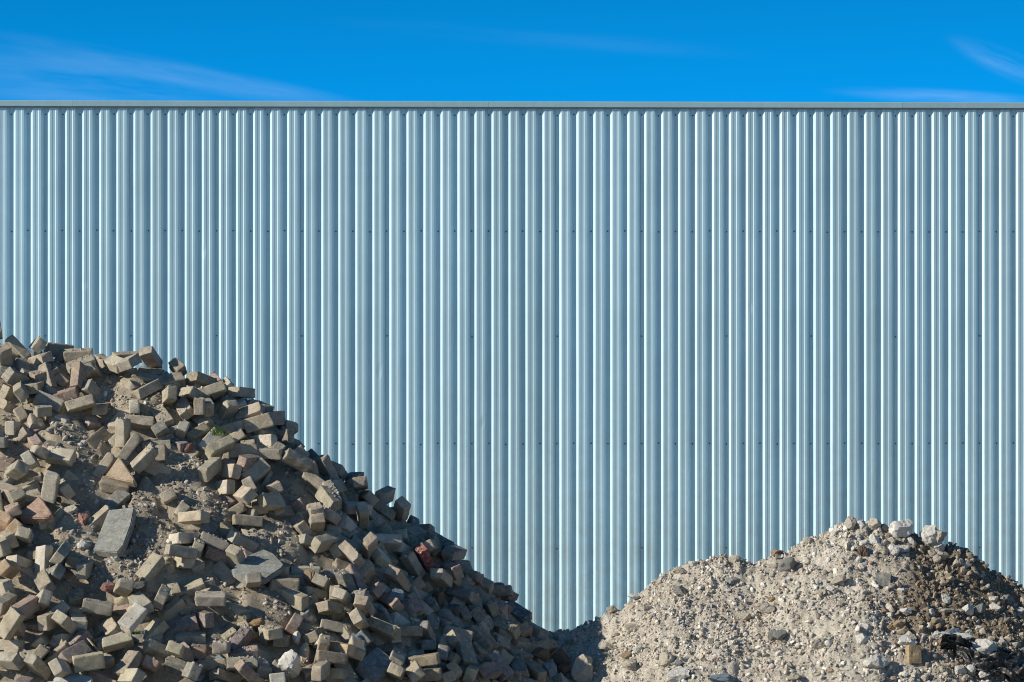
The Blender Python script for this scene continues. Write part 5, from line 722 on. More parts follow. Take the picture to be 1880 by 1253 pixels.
# ------------------------------------------------------------------ warehouse
WH = bpy.data.objects.new('warehouse', None); link(WH)
WY = .207/31.2*F; MPP = WY/F
WH.location = (0, WY, 0); WH.rotation_euler = (0, 0, .034)
tag(WH, 'long warehouse with pale blue ribbed steel cladding behind both heaps', 'building')
TOP = 6.85
bm = bmesh.new(); bm_box(bm, (-17.9, .06, -.02), (18.3, 30, TOP-.25))
mobj('wall', bm_mesh('wall', bm), M_CORE, WH)
bm = bmesh.new(); bm_box(bm, (-18, .07, TOP-.24), (18.4, 30.1, TOP-.12))
mobj('roof', bm_mesh('roof', bm), M_TRIM, WH)
PROF = [(-.037, .0028), (0, .0), (.030, .035), (.058, .035), (.061, .0322), (.096, .0322), (.101, .035), (.131, .035), (.163, 0), (.170, 0)]
pts = []
for k in range(5):
    for i, (u, d) in enumerate(PROF):
        if i == 0 and k > 0: continue
        if i == 9 and k < 4: continue
        if i == 1: d = .0003 if k == 0 else 0
        pts.append((u+.207*k, d))
pts[-1] = (.170+.207*4, -.0012)
zs = [0.05]+[i*.23 for i in range(1, 30)]+[TOP]
def panel_mesh(seed):
    r = random.Random(seed); v = []; f = []
    for z in zs:
        for (u, d) in pts:
            dx = .0012*noise.noise(Vector((u*3, z*.7, seed*3.1)))
            dd = .0016*noise.noise(Vector((u*4, z*.9, seed*7.7)))
            v.append((u+dx, -(d+dd), z))
    n = len(pts)
    for j in range(len(zs)-1):
        for i in range(n-1):
            a = j*n+i; f.append((a, a+1, a+n+1, a+n))
    return mesh_np('cladding_panel', v, f)
pm = [panel_mesh(s) for s in range(4)]
for m_ in pm: m_.materials.append(M_CLAD)
# screw: washer + hexagon head
bm = bmesh.new()
bmesh.ops.create_cone(bm, cap_ends=True, segments=14, radius1=.0095, radius2=.0085, depth=.003, matrix=Matrix.Translation((0, -.0015, 0)) @ Matrix.Rotation(math.pi/2, 4, 'X'))
bmesh.ops.create_cone(bm, cap_ends=True, segments=6, radius1=.0062, radius2=.0055, depth=.006, matrix=Matrix.Translation((0, -.006, 0)) @ Matrix.Rotation(math.pi/2, 4, 'X'))
SM = bm_mesh('screw', bm); SM.materials.append(M_SCREW)
X0 = -.256-.207
rs = random.Random(3)
rowsz = [(6.752, 1), (5.337, 1), (4.06, 5), (2.749, 1), (1.475, 5)]
spots = []
panels = {}
for k in range(-11, 12):
    xo = X0+1.035*k
    p = mobj('cladding_panel', pm[k % 4], None, WH); p.location = (xo, 0, 0); panels[k] = p
    tag(p, group='ribbed wall sheets')
    for z, e in rowsz:
        for j in range(5):
            if e == 5 and j != 0: continue
            u = -.024+.207*j
            spots.append((abs(xo+u)+abs(z-4.3)*.6, k, xo+u+rs.gauss(0, .0025), z+rs.gauss(0, .004)))
spots.sort()
vis = [s for s in spots if abs(s[2]) < 6.6]
def in_view(s):
    px = CX+s[2]/MPP; py = CY-(s[3]-EYE)/MPP
    sil = np.interp(px, [a for a, b in LS], [b for a, b in LS]); sir = np.interp(px, [a for a, b in RS], [b for a, b in RS])
    return py < min(sil, sir)
vis = [s for s in vis if in_view(s)]
single = vis[:100]; ids = set(id(s) for s in single); rest = [s for s in spots if id(s) not in ids]
for s in single:
    o = bpy.data.objects.new('screw', SM); link(o, panels[s[1]])
    o.location = (s[2]-panels[s[1]].location.x, -.001, s[3]); o['group'] = 'wall screws'
bm = bmesh.new()
for s in rest:
    t = bmesh.new(); t.from_mesh(SM); bmesh.ops.translate(t, verts=t.verts, vec=(s[2], -.001, s[3]))
    mt = bpy.data.meshes.new('t'); t.to_mesh(mt); t.free(); bm.from_mesh(mt); bpy.data.meshes.remove(mt)
o = mobj('screw', bm_mesh('screws_far', bm), M_SCREW, WH); o['kind'] = 'stuff'
# coping segments
def coping_mesh():
    # (outward, z) section of the folded coping
    s = [(-.25, .045), (.058, .066), (.066, .063), (.069, .056), (.069, -.002), (.066, -.006), (.058, -.006), (.056, 0), (.056, .05), (-.25, .03)]
    v = []; f = []; L = 5.05
    for x in (0.0015, L-.0015):
        for a, b in s: v.append((x, -a, b))
    n = len(s)
    bm = bmesh.new(); vs = [bm.verts.new(p) for p in v]
    for i in range(n): bm.faces.new([vs[i], vs[(i+1) % n], vs[n+(i+1) % n], vs[n+i]])
    bm.faces.new(vs[:n]); bm.faces.new(vs[n:][::-1])
    return bm_mesh('coping', bm)
CM = coping_mesh(); CM.materials.append(M_TRIM)
xj = (897-CX)*MPP
for k in range(-4, 4):
    o = mobj('coping', CM, None, WH); o.location = (xj+5.05*k, (.0012 if k % 2 else 0), TOP); o['group'] = 'wall copings'
bm = bmesh.new(); bm_box(bm, (-18, -.0378, TOP-.024), (18.4, -.0365, TOP+.01))
mobj('flashing_strip', bm_mesh('flashing_strip', bm), M_STRIP, WH)

# ------------------------------------------------------------------ bricks
def rounded(L, W, H, seed, chips=1, rad=.006):
    r = random.Random(seed)
    nx, ny, nz = 14, 8, 7
    vd = {}; v = []; f = []
    def vid(i, j, k):
        key = (i, j, k)
        if key in vd: return vd[key]
        def c(t, n, D):
            u = t/n; e = .07 if D > .15 else .12
            # crowd points near the edges
            if t == 1: u = e*.5
            elif t == 2: u = e*1.2
            elif t == n-1: u = 1-e*.5
            elif t == n-2: u = 1-e*1.2
            else: u = e*1.2+(t-2)/(n-4)*(1-2.4*e)
            if t == 0: u = 0
            if t == n: u = 1
            return (u-.5)*D
        p = Vector((c(i, nx, L), c(j, ny, W), c(k, nz, H)))
        inn = Vector((max(-L/2+rad, min(L/2-rad, p.x)), max(-W/2+rad, min(W/2-rad, p.y)), max(-H/2+rad, min(H/2-rad, p.z))))
        d = p-inn
        if d.length > 1e-6: p = inn+d.normalized()*min(d.length, rad)
        vd[key] = len(v); v.append(p); return vd[key]
    for i in range(nx):
        for j in range(ny):
            f.append((vid(i, j, 0), vid(i, j+1, 0), vid(i+1, j+1, 0), vid(i+1, j, 0)))
            f.append((vid(i, j, nz), vid(i+1, j, nz), vid(i+1, j+1, nz), vid(i, j+1, nz)))
    for i in range(nx):
        for k in range(nz):
            f.append((vid(i, 0, k), vid(i+1, 0, k), vid(i+1, 0, k+1), vid(i, 0, k+1)))
            f.append((vid(i, ny, k), vid(i, ny, k+1), vid(i+1, ny, k+1), vid(i+1, ny, k)))
    for j in range(ny):
        for k in range(nz):
            f.append((vid(0, j, k), vid(0, j, k+1), vid(0, j+1, k+1), vid(0, j+1, k)))
            f.append((vid(nx, j, k), vid(nx, j+1, k), vid(nx, j+1, k+1), vid(nx, j, k+1)))
    off = Vector((seed*3.3, seed*1.7, 0))
    for _ in range(chips):
        n = Vector((r.choice((-1, 1)), r.choice((-1, 1, -.4, .4)), r.choice((-1, 1, -.3, .3)))).normalized()
        ext = abs(n.x)*L/2+abs(n.y)*W/2+abs(n.z)*H/2
        dist = ext-r.uniform(.006, .022)
        for q in v:
            e = q.dot(n)-dist-.006*noise.noise(q*45+off)
            if e > 0: q -= n*e*.95
    for q in v:
        nn = q.normalized()
        q += nn*(.0034*noise.noise(q*26+off)+.0018*noise.noise(q*75+off))
    return np.array([tuple(q) for q in v]), np.array(f)
VAR = [rounded(.205, .102, .073, s, (1, 2, 1, 3, 1, 2, 3, 2)[s % 8]) for s in range(8)]
def halfbrick(seed):
    v, f = rounded(.205, .102, .073, 50+seed, 1)
    v = v.copy(); off = Vector((seed*5, 0, 0))
    for i in range(len(v)):
        lim = .005+.018*noise.noise(Vector((v[i][1]*25, v[i][2]*25, seed*4)))+.10*v[i][1]*(seed-1)*.8
        if v[i][0] > lim: v[i][0] = lim+(v[i][0]-lim)*.04
    v[:, 0] += .05
    return v, f
HALF = [halfbrick(s) for s in range(3)]
def make_brick_mesh(name, vf):
    me = mesh_np(name, vf[0], vf[1], True)
    try: me.set_sharp_from_angle(angle=math.radians(38))
    except Exception: pass
    me.materials.append(M_BRICK); return me
BM = [make_brick_mesh('paving_brick', v) for v in VAR]; HM = [make_brick_mesh('half_brick', v) for v in HALF]
PAL = {'g': (.385, .35, .285), 't': (.44, .39, .30), 'p': (.55, .515, .43), 'd': (.24, .24, .225), 'r': (.37, .28, .235), 'v': (.26, .215, .21), 'o': (.50, .36, .235), 'b': (.32, .28, .215), 'f': (.13, .155, .18)}
CN = {'g': 'grey brown', 't': 'tan', 'p': 'pale grey', 'd': 'dark grey', 'r': 'reddish', 'v': 'purplish', 'o': 'orange stained', 'b': 'brown', 'f': 'smooth blue black'}
PAL['x'] = (.30, .09, .09); CN['x'] = 'speckled crimson'
LM = []      # landmarks: (phrase, px, py)
def proj(p): return (CX+F*p[0]/p[1], CY-F*(p[2]-EYE)/p[1])
rb = random.Random(21)
def jit(c, r, a=.085):
    k = .96+r.uniform(-a, a); return (c[0]*k*(1+r.uniform(-.04, .04)), c[1]*k, c[2]*k*(1+r.uniform(-.05, .05)), 1)
items = []   # objects still to be labelled: (obj, px, py, colour word, noun, pose)
for b in D['ind']:
    c, q, half, col, px, py = b[:3], b[3:7], b[7], b[8], b[9], b[10]
    me = rb.choice(HM) if half else rb.choice(BM)
    o = bpy.data.objects.new('half_brick' if half else 'paving_brick', me); link(o)
    o.location = c; o.rotation_mode = 'QUATERNION'; o.rotation_quaternion = q
    if abs(px-792) < 14 and abs(py-1027) < 16: col = 'x'
    o.color = jit(PAL[col], rb)
    R = Quaternion(q).to_matrix(); lz, wz, hz = abs(R[2][0]), abs(R[2][1]), abs(R[2][2])
    pose = 'standing on end' if lz > .75 else ('lying flat' if hz > .85 else ('lying on edge' if wz > .85 else ('tipped steeply' if lz > .4 else 'tilted')))
    o['category'] = 'brick'; o['group'] = 'bricks tipped in the left heap'
    items.append([o, px, py, CN[col], 'broken brick' if half else 'paving brick', pose])
# the remaining bricks as one mass
V = []; FF = []; CC = []; k = 0
for b in D['rest']:
    R = np.array(Quaternion(b[3:7]).to_matrix()); vf = HALF[rb.randrange(3)] if b[7] else VAR[rb.randrange(8)]
    V.append(vf[0] @ R.T+np.array(b[:3])); FF.append(vf[1]+k); k += len(vf[0])
    CC.append(np.tile(np.array(jit(PAL[b[8]], rb)[:3]), (len(vf[0]), 1)))
me = mesh_np('loose_bricks', np.concatenate(V), np.concatenate(FF), True, np.concatenate(CC))
try: me.set_sharp_from_angle(angle=math.radians(38))
except Exception: pass
tag(mobj('loose_bricks', me, M_BRICK_A), 'jumbled smaller looking bricks filling the gaps of the left heap', 'bricks', kind='stuff')

# ------------------------------------------------------------------ slabs (thick polygons standing where they lie)
def slab(name, poly, nrm, thick, col, label, lm, lift=.0, seed=0, yhint=None):
    cx = sum(p[0] for p in poly)/len(poly); cy = sum(p[1] for p in poly)/len(poly)
    c = on_surface(hL, cx, cy, YL-4, YL); c += (Vector((0, 0, EYE))-c).normalized()*lift
    n = Vector(nrm).normalized()
    eye = Vector((0, 0, EYE)); P = []
    for px, py in poly:
        d = Vector(((px-CX)/F, 1, -(py-CY)/F)); t = (c-eye).dot(n)/d.dot(n); P.append(eye+d*t)
    ctr = sum(P, Vector())/len(P)
    q = n.to_track_quat('Z', 'Y'); qi = q.inverted()
    bm = bmesh.new()
    vs = [bm.verts.new(qi @ (p-ctr)) for p in P]
    face = bm.faces.new(vs)
    if face.normal.z < 0: bmesh.ops.reverse_faces(bm, faces=[face])
    r = bmesh.ops.extrude_face_region(bm, geom=[face])
    bmesh.ops.translate(bm, verts=[g for g in r['geom'] if isinstance(g, bmesh.types.BMVert)], vec=(0, 0, -thick))
    bmesh.ops.recalc_face_normals(bm, faces=bm.faces)
    bmesh.ops.bevel(bm, geom=list(bm.edges), offset=.006, segments=2, affect='EDGES')
    bmesh.ops.triangulate(bm, faces=bm.faces)
    bmesh.ops.subdivide_edges(bm, edges=[e for e in bm.edges if e.calc_length() > .05], cuts=2)
    bmesh.ops.triangulate(bm, faces=bm.faces)
    for v in bm.verts: v.co += v.co.normalized()*.003*noise.noise(v.co*22+Vector((seed, 0, 0)))
    o = mobj(name, bm_mesh(name, bm), M_BRICK); o.location = ctr; o.rotation_mode = 'QUATERNION'; o.rotation_quaternion = q
    o.color = (*col, 1); tag(o, label, 'slab' if 'slab' in name else 'paving stone')
    LM.append((lm, cx, cy)); return o
slab('concrete_slab', [(199, 936), (247, 931), (240, 965), (226, 1002), (215, 1014), (195, 1013), (170, 1010), (180, 985)], (-.25, -.62, .75), .06, (.25, .265, .255), 'large smooth grey concrete slab sloping down the left heap, its lower end broken', 'large grey sloping slab', .10, 1)
slab('concrete_slab', [(423, 1046), (455, 1020), (484, 1008), (502, 1016), (521, 1036), (518, 1042), (488, 1062), (450, 1066)], (.0, -.5, .87), .05, (.26, .28, .27), 'broad grey concrete slab with faint scratches lying flat among bricks mid heap', 'broad scratched slab', .12, 2)
slab('paving_stone', [(658, 1216), (692, 1187), (728, 1214), (695, 1250)], (.35, -.55, .75), .085, (.17, .21, .24), 'thick square paving stone with a smooth blue top, near the bottom of the brick heap', 'square blue topped stone', .08, 3)
slab('triangular_paver', [(71, 911), (80, 920), (96, 944), (90, 950), (82, 952), (36, 951), (34, 943)], (-.2, -.72, .65), .07, (.40, .27, .21), 'reddish triangular paving stone at the left edge of the brick heap', 'reddish triangular stone', .13, 4)
slab('triangular_paver', [(217, 839), (224, 846), (247, 880), (245, 886), (192, 875)], (-.25, -.76, .6), .07, (.42, .33, .24), 'tan triangular paving stone below the upper hollow of the brick heap', 'tan triangular stone', .13, 5)
slab('concrete_slab', [(112, 1230), (128, 1232), (170, 1243), (168, 1256), (100, 1262), (98, 1246)], (-.1, -.4, .9), .06, (.42, .45, .44), 'whitish stony slab end crusted with mortar at the bottom left of the brick heap', 'whitish mortar crusted slab', .10, 6)

# ------------------------------------------------------------------ rocks
def rock_mesh(seed, flat=1.0, cuts=7, rough=.16):
    r = random.Random(seed); bm = bmesh.new(); bmesh.ops.create_icosphere(bm, subdivisions=4, radius=.5)
    pl = []
    for _ in range(cuts):
        n = Vector((r.gauss(0, 1), r.gauss(0, 1), r.gauss(0, 1))).normalized(); pl.append((n, r.uniform(.22, .38)))
    off = Vector((seed*2.7, seed*.9, 0))
    for v in bm.verts:
        p = v.co*(1+rough*noise.noise(v.co*2.4+off)*2)
        for n, d in pl:
            e = p.dot(n)-d
            if e > 0: p = p-n*e*.93
        p += p.normalized()*(rough*.35*noise.noise(p*7+off)+rough*.2*noise.noise(p*17+off))
        v.co = p
    xs = [v.co.x for v in bm.verts]; ys = [v.co.y for v in bm.verts]; zz = [v.co.z for v in bm.verts]
    for v in bm.verts:
        v.co = Vector(((v.co.x-min(xs))/(max(xs)-min(xs))-.5, (v.co.y-min(ys))/(max(ys)-min(ys))-.5, (v.co.z-min(zz))/(max(zz)-min(zz))-.5))
    me = bm_mesh('rock', bm, True)
    try: me.set_sharp_from_angle(angle=math.radians(22))
    except Exception: pass
    me.materials.append(M_ROCK)
    return me
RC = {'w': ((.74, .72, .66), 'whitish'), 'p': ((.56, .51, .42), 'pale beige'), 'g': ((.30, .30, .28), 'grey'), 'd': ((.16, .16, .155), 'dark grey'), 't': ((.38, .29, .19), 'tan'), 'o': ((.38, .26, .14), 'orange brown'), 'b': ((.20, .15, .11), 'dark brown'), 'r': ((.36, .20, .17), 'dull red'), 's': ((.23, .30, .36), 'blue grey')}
def rock(px, py, w, h, c, pile='R', label=None, lm=None, seed=None, cuts=7, rot=0, name=None, rise=.25, dep=None):
    hf, lo, hi = (hR, YR-3.2, YR-.03) if pile == 'R' else (hM, YL-4, YR-.03) if pile == 'M' else (hL, YL-4, YL)
    p = on_surface(hf, px, py, lo, hi); s = p.y/F
    seed = seed if seed is not None else int(px*7+py*13)
    shape = w/h
    nm = name or ('boulder' if max(w, h) > 34 else 'rock')
    o = bpy.data.objects.new(nm, rock_mesh(seed, cuts=cuts)); link(o)
    W, H = w*s, h*s; Dp = dep or (W+H)/2
    o.scale = (W*1.06, Dp, H*1.06)
    p.z = min(p.z, hf(p.x, p.y)+H*.42+.012)
    o.location = p+Vector((0, -Dp*rise*.5, 0)); o.rotation_euler = (0, rot, 0)
    k = random.Random(seed).uniform(.9, 1.1); o.color = (RC[c][0][0]*k, RC[c][0][1]*k, RC[c][0][2]*k, 1)
    o['category'] = 'rock'
    if label: o['label'] = label
    else:
        size = 'large' if max(w, h) > 30 else ('fist sized' if max(w, h) > 16 else 'small')
        o['group'] = 'stones on the right heap' if pile == 'R' else 'stones in the left heap'
        items.append([o, px, py, RC[c][1], 'rock', size+' '+('flat' if shape > 2 else ('upright' if shape < .75 else 'angular'))])
    if lm: LM.append((lm, px, py))
    return o
# left heap
rock(14, 953, 31, 31, 's', 'L', 'blue white lumpy rock at the left edge of the brick heap', 'blue white lumpy rock')
rock(531, 1219, 44, 56, 'w', 'L', 'big white pitted lump of concrete at the bottom of the brick heap', 'big white pitted lump', cuts=9, rise=1.0)
rock(559, 1196, 19, 34, 'p', 'L', rise=1.0); rock(545, 1171, 14, 26, 'w', 'L', rise=1.0)
rock(155, 1000, 24, 20, 'w', 'L', rise=.9); rock(131, 935, 26, 17, 'p', 'L', rise=.9); rock(199, 1078, 28, 18, 'r', 'L', 'dull red angular brick fragment on the brick heap, above a row of pale bricks', 'dull red fragment', rise=1.0)
rock(69, 648, 23, 20, 's', 'L', rise=1.1); rock(254, 1078, 34, 22, 'd', 'L', rise=.8); rock(569, 1058, 20, 26, 't', 'L', rise=1.2)
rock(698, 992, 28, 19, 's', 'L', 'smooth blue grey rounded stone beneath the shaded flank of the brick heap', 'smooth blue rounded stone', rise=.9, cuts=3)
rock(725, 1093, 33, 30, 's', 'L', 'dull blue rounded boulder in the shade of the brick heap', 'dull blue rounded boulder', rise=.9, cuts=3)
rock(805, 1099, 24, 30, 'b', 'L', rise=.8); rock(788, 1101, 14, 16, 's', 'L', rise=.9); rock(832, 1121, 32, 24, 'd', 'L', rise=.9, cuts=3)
rock(473, 1144, 28, 19, 'o', 'L', 'orange mossy rounded stone in a gap of the brick heap', 'orange mossy stone', rise=.8, cuts=3)
rock(152, 955, 26, 28, 'r', 'L', rise=.3); rock(346, 823, 24, 18, 'r', 'L', rise=.7, cuts=2); rock(106, 918, 14, 12, 'd', 'L', rise=.7); rock(95, 790, 20, 12, 'p', 'L', rise=.8)
rock(147, 818, 10, 8, 'w', 'L', rise=.8); rock(404, 1228, 16, 13, 'd', 'L', rise=.7); rock(365, 1243, 20, 14, 's', 'L', rise=.7)
rock(698, 1118, 16, 12, 's', 'L', rise=.7); rock(655, 1176, 26, 28, 's', 'L', rise=.8); rock(405, 1208, 17, 12, 's', 'L', rise=.8)
# foot between the heaps
rock(1068, 1227, 40, 56, 'p', 'M', 'upright light beige boulder at the foot of both heaps, half in shadow', 'upright beige boulder', rise=1.4, cuts=6)
for a in ((1028, 1206, 34, 34, 'b'), (1009, 1229, 28, 26, 's'), (1035, 1232, 24, 26, 'b'), (992, 1202, 34, 26, 'b'), (1006, 1190, 18, 12, 'b'), (1046, 1178, 16, 10, 'g'), (1020, 1172, 14, 9, 's')): rock(*a, 'M', rise=.9)
RK = [(1242, 1237, 38, 26, 'w'), (1223, 1211, 25, 26, 'p'), (1242, 1218, 20, 12, 'g'), (1324, 1245, 44, 18, 's'), (1171, 1193, 18, 17, 'w'), (1157, 1221, 22, 18, 'p'),
      (1116, 1137, 18, 17, 'w'), (1123, 1119, 18, 14, 'p'), (1249, 1086, 25, 18, 'g'), (1272, 1036, 15, 12, 'w'), (1247, 1045, 24, 11, 'p'), (1346, 1069, 24, 16, 'g'),
      (1313, 1086, 18, 8, 'w'), (1402, 1113, 32, 20, 'p'), (1416, 1101, 13, 9, 'o'), (1225, 1137, 17, 19, 'p'), (1177, 1128, 14, 9, 'w'), (1163, 1151, 28, 12, 'p'),
      (1322, 1195, 24, 18, 'w'), (1309, 1179, 17, 12, 'g'), (1368, 1131, 18, 12, 'p'), (1261, 1170, 17, 15, 'p'), (1101, 1163, 12, 8, 'p'), (1190, 1117, 14, 9, 'g'),
      (1112, 1186, 25, 12, 'p'), (1149, 1203, 17, 12, 't'), (1371, 1044, 18, 11, 'g'), (1349, 1022, 20, 15, 'p'), (1163, 1095, 20, 9, 'w'), (1425, 1016, 18, 12, 't'), (1297, 1208, 17, 9, 's'),
      (1561, 952, 20, 20, 'p'), (1570, 968, 17, 14, 't'), (1587, 955, 14, 14, 'w'), (1604, 957, 22, 22, 'p'), (1621, 960, 11, 14, 'g'), (1622, 972, 17, 18, 'g'),
      (1722, 978, 26, 26, 'p'), (1723, 1006, 18, 17, 'w'), (1711, 1016, 14, 12, 'p'), (1691, 994, 18, 14, 'g'), (1618, 1011, 20, 23, 'p'), (1641, 1012, 20, 23, 'w'), (1635, 996, 15, 18, 'p'),
      (1583, 1015, 17, 26, 'b'), (1556, 990, 23, 17, 'p'), (1575, 995, 11, 14, 'w'), (1513, 997, 23, 14, 'p'), (1484, 989, 17, 10, 'p'), (1428, 1015, 17, 9, 'b'),
      (1541, 1014, 26, 14, 'p'), (1629, 1085, 13, 11, 'p'), (1656, 1084, 20, 10, 'w'), (1538, 1065, 24, 17, 'p'), (1552, 1048, 11, 10, 'w'), (1513, 1052, 14, 10, 'p'),
      (1527, 1083, 18, 14, 'w'), (1506, 1089, 29, 14, 'p'), (1417, 1101, 12, 9, 'o'), (1735, 1101, 17, 17, 'w'), (1741, 1121, 30, 7, 'p'), (1699, 1116, 14, 12, 'w'), (1710, 1126, 12, 15, 'w'),
      (1648, 1148, 17, 17, 't'), (1637, 1151, 12, 10, 'o'), (1586, 1150, 26, 15, 'w'), (1569, 1144, 12, 12, 'b'), (1749, 1162, 26, 17, 's'), (1736, 1169, 26, 17, 'w'), (1766, 1169, 32, 14, 'w'),
      (1848, 1214, 32, 9, 'w'), (1820, 1173, 14, 9, 'p'), (1431, 1165, 23, 17, 'g'), (1417, 1166, 14, 17, 'g'), (1561, 1223, 15, 8, 'w'), (1527, 1196, 9, 9, 'w'), (1542, 1107, 11, 9, 'p'),
      (1763, 1230, 20, 14, 'w'), (1782, 1228, 15, 14, 'w'), (1731, 1228, 14, 11, 'p'), (1622, 1121, 17, 9, 't'), (1597, 1097, 12, 9, 'o'), (1813, 1076, 8, 8, 'w'), (1659, 1157, 18, 14, 't'),
      (1662, 1237, 11, 9, 'w'), (1772, 1244, 12, 11, 'p'), (1614, 1244, 17, 11, 'p'), (1456, 1242, 20, 12, 'p'), (1480, 1105, 12, 9, 'w'), (1450, 1220, 12, 9, 'p'), (1390, 1200, 12, 9, 'w'), (1340, 1225, 12, 8, 'p'), (1200, 1165, 12, 8, 'w'), (1660, 1040, 12, 9, 'g'), (1720, 1150, 12, 10, 't')]
rk = random.Random(77)
for _ in range(95):
    if rk.random() < .62:
        a, b = rk.gauss(1640, 62), 0; b = np.interp(a, [q[0] for q in RS], [q[1] for q in RS])+abs(rk.gauss(0, 30))+5
    else: a, b = rk.uniform(1560, 1870), rk.uniform(1085, 1245)
    if any(abs(a-q[0]) < 9 and abs(b-q[1]) < 8 for q in RK): continue
    w_ = rk.uniform(8, 22); RK.append((round(a), round(b), w_, w_*rk.uniform(.6, 1.15), rk.choice('wwpwgppw')))
for i, a in enumerate(RK): rock(a[0], a[1], a[2]*1.15, a[3]*1.15, a[4], seed=300+i, rise=.9)
rock(1652, 971, 46, 34, 'w', 'R', 'biggest white boulder on the crest of the gravel heap', 'white crest boulder', rise=.7, cuts=8)
rock(1706, 981, 38, 34, 'w', 'R', 'rough whitish boulder on the crest, just right of the biggest white boulder', 'rough crest boulder', rise=.6)
rock(1445, 1039, 36, 32, 'g', 'R', 'grey angular boulder on the left slope of the gravel heap', 'grey slope boulder', rise=.8)
rock(1805, 1191, 48, 38, 'w', 'R', 'large grey white boulder resting above the black plastic sheet', 'large grey white boulder', rise=.9)
rock(1608, 1217, 48, 32, 'w', 'R', 'shattered white lump of plaster low on the gravel heap', 'shattered white lump', rise=.7, cuts=10)
rock(1665, 1175, 36, 20, 'w', 'R', 'pale lump directly above the upright tan block', 'pale lump above the tan block', rise=.7)
rock(1504, 1182, 32, 20, 'p', 'R', 'pale shell shaped lump low on the left of the gravel heap', 'pale shell shaped lump', rise=.5)
# block stones on the right heap
def block(px, py, w, h, d, col, rot, label, lm, lift):
    p = on_surface(hR, px, py, YR-3.2, YR); s = p.y/F
    bm = bmesh.new(); bm_box(bm, (-w*s/2, -d/2, -h*s/2), (w*s/2, d/2, h*s/2))
    bmesh.ops.bevel(bm, geom=list(bm.edges), offset=.005, segments=2, affect='EDGES')
    bmesh.ops.subdivide_edges(bm, edges=[e for e in bm.edges if e.calc_length() > .03], cuts=3, use_grid_fill=True)
    for v in bm.verts: v.co += v.co.normalized()*(.008*noise.noise(v.co*18+Vector((px, 0, 0))))
    o = mobj('concrete_block', bm_mesh('concrete_block', bm), M_BRICK); o.location = p+Vector((0, -lift, 0)); o.rotation_euler = rot; o.color = (*col, 1)
    tag(o, label, 'block'); LM.append((lm, px, py))
block(1621, 1066, 29, 26, .06, (.17, .18, .18), (-.35, .05, -.15), 'flat square dark grey concrete block set in the gravel heap', 'square grey block', .03)
block(1676, 1201, 24, 34, .08, (.33, .25, .15), (-.15, .06, .25), 'upright tan brown block low on the gravel heap', 'upright tan block', .05)

# ------------------------------------------------------------------ loose pebbles
ico_v = None
def ico(sub):
    bm = bmesh.new(); bmesh.ops.create_icosphere(bm, subdivisions=sub, radius=1)
    v = np.array([tuple(x.co) for x in bm.verts]); f = np.array([[q.index for q in x.verts] for x in bm.faces]); bm.free(); return v, f
I0 = ico(1); I1 = ico(2)
def scatter(name, P, S, C, big=.016, flat=.6, seed=1):
    r = np.random.RandomState(seed); out_v = []; out_f = []; out_c = []; k = 0
    for base, sel in ((I0, S < .011), (I1, S >= .011)):
        bv, bf = base; n = int(sel.sum())
        if not n: continue
        A = r.randn(n, 3, 3); Q, _ = np.linalg.qr(A)
        sc = np.stack([np.ones(n), r.uniform(.6, 1, n), r.uniform(flat*.7, flat*1.3, n)], 1)*S[sel][:, None]
        jit_ = 1+r.uniform(-.16, .16, (n, len(bv), 1))
        w_ = bv[None]*jit_
        for _ in range(6):
            pn = r.randn(n, 3); pn /= np.linalg.norm(pn, axis=1)[:, None]; dd = r.uniform(.45, .8, n)
            e = np.maximum(0, np.einsum('nkj,nj->nk', w_, pn)-dd[:, None]); w_ = w_-e[:, :, None]*pn[:, None, :]
        v = (w_*sc[:, None, :]) @ Q.transpose(0, 2, 1)+P[sel][:, None, :]
        out_v.append(v.reshape(-1, 3)); out_f.append((bf[None]+(np.arange(n)*len(bv))[:, None, None]).reshape(-1, 3)+k)
        out_c.append(np.repeat(C[sel], len(bv), 0)); k += n*len(bv)
    return mesh_np(name, np.concatenate(out_v), np.concatenate(out_f), False, np.concatenate(out_c))
PC = np.array([(.62, .575, .50), (.52, .475, .405), (.74, .70, .63), (.42, .375, .31), (.36, .35, .33), (.82, .80, .75), (.46, .34, .26), (.29, .25, .21)])
rp = np.random.RandomState(8)
n = 120000
x = rp.uniform(-.4, 4.4, n); y = YR+.5-np.abs(rp.uniform(0, 1, n))*3.2
cl = np.clip(.75+1.3*vnoise(x, y, 2.3, 12)+1.2*vnoise(x, y, 7, 14), .22, 1)
z = grav_h(x, y); pxs = CX+F*x/y; pys = CY-F*(z-EYE)/y
ok = (rp.rand(n) < cl) & (z > .9) & (pxs > 930) & (pxs < 1960) & (pys < 1290)
x, y, z = x[ok], y[ok], z[ok]; n = len(x)
S = np.minimum(.0050/np.power(rp.rand(n), .46), .018+.020*np.clip((x-1.2)/1.8, 0, 1))*np.where(rp.rand(n) < .25, .8, 1)
col = PC[rp.choice(8, n, p=[.26, .25, .12, .14, .08, .05, .05, .05])]*rp.uniform(.8, 1.12, (n, 1))
m = damp_shade(x, z)[:, None]; col = col*(1-m)+m*col*np.array([.62, .56, .49])  # pebbles there get the same damp and painted partial-shade darkening
P = np.stack([x, y, z+S*.25], 1)
tag(mobj('gravel', scatter('gravel', P, S, col), M_STONE), 'countless loose pebbles and crumbs over the right heap', 'gravel', kind='stuff')

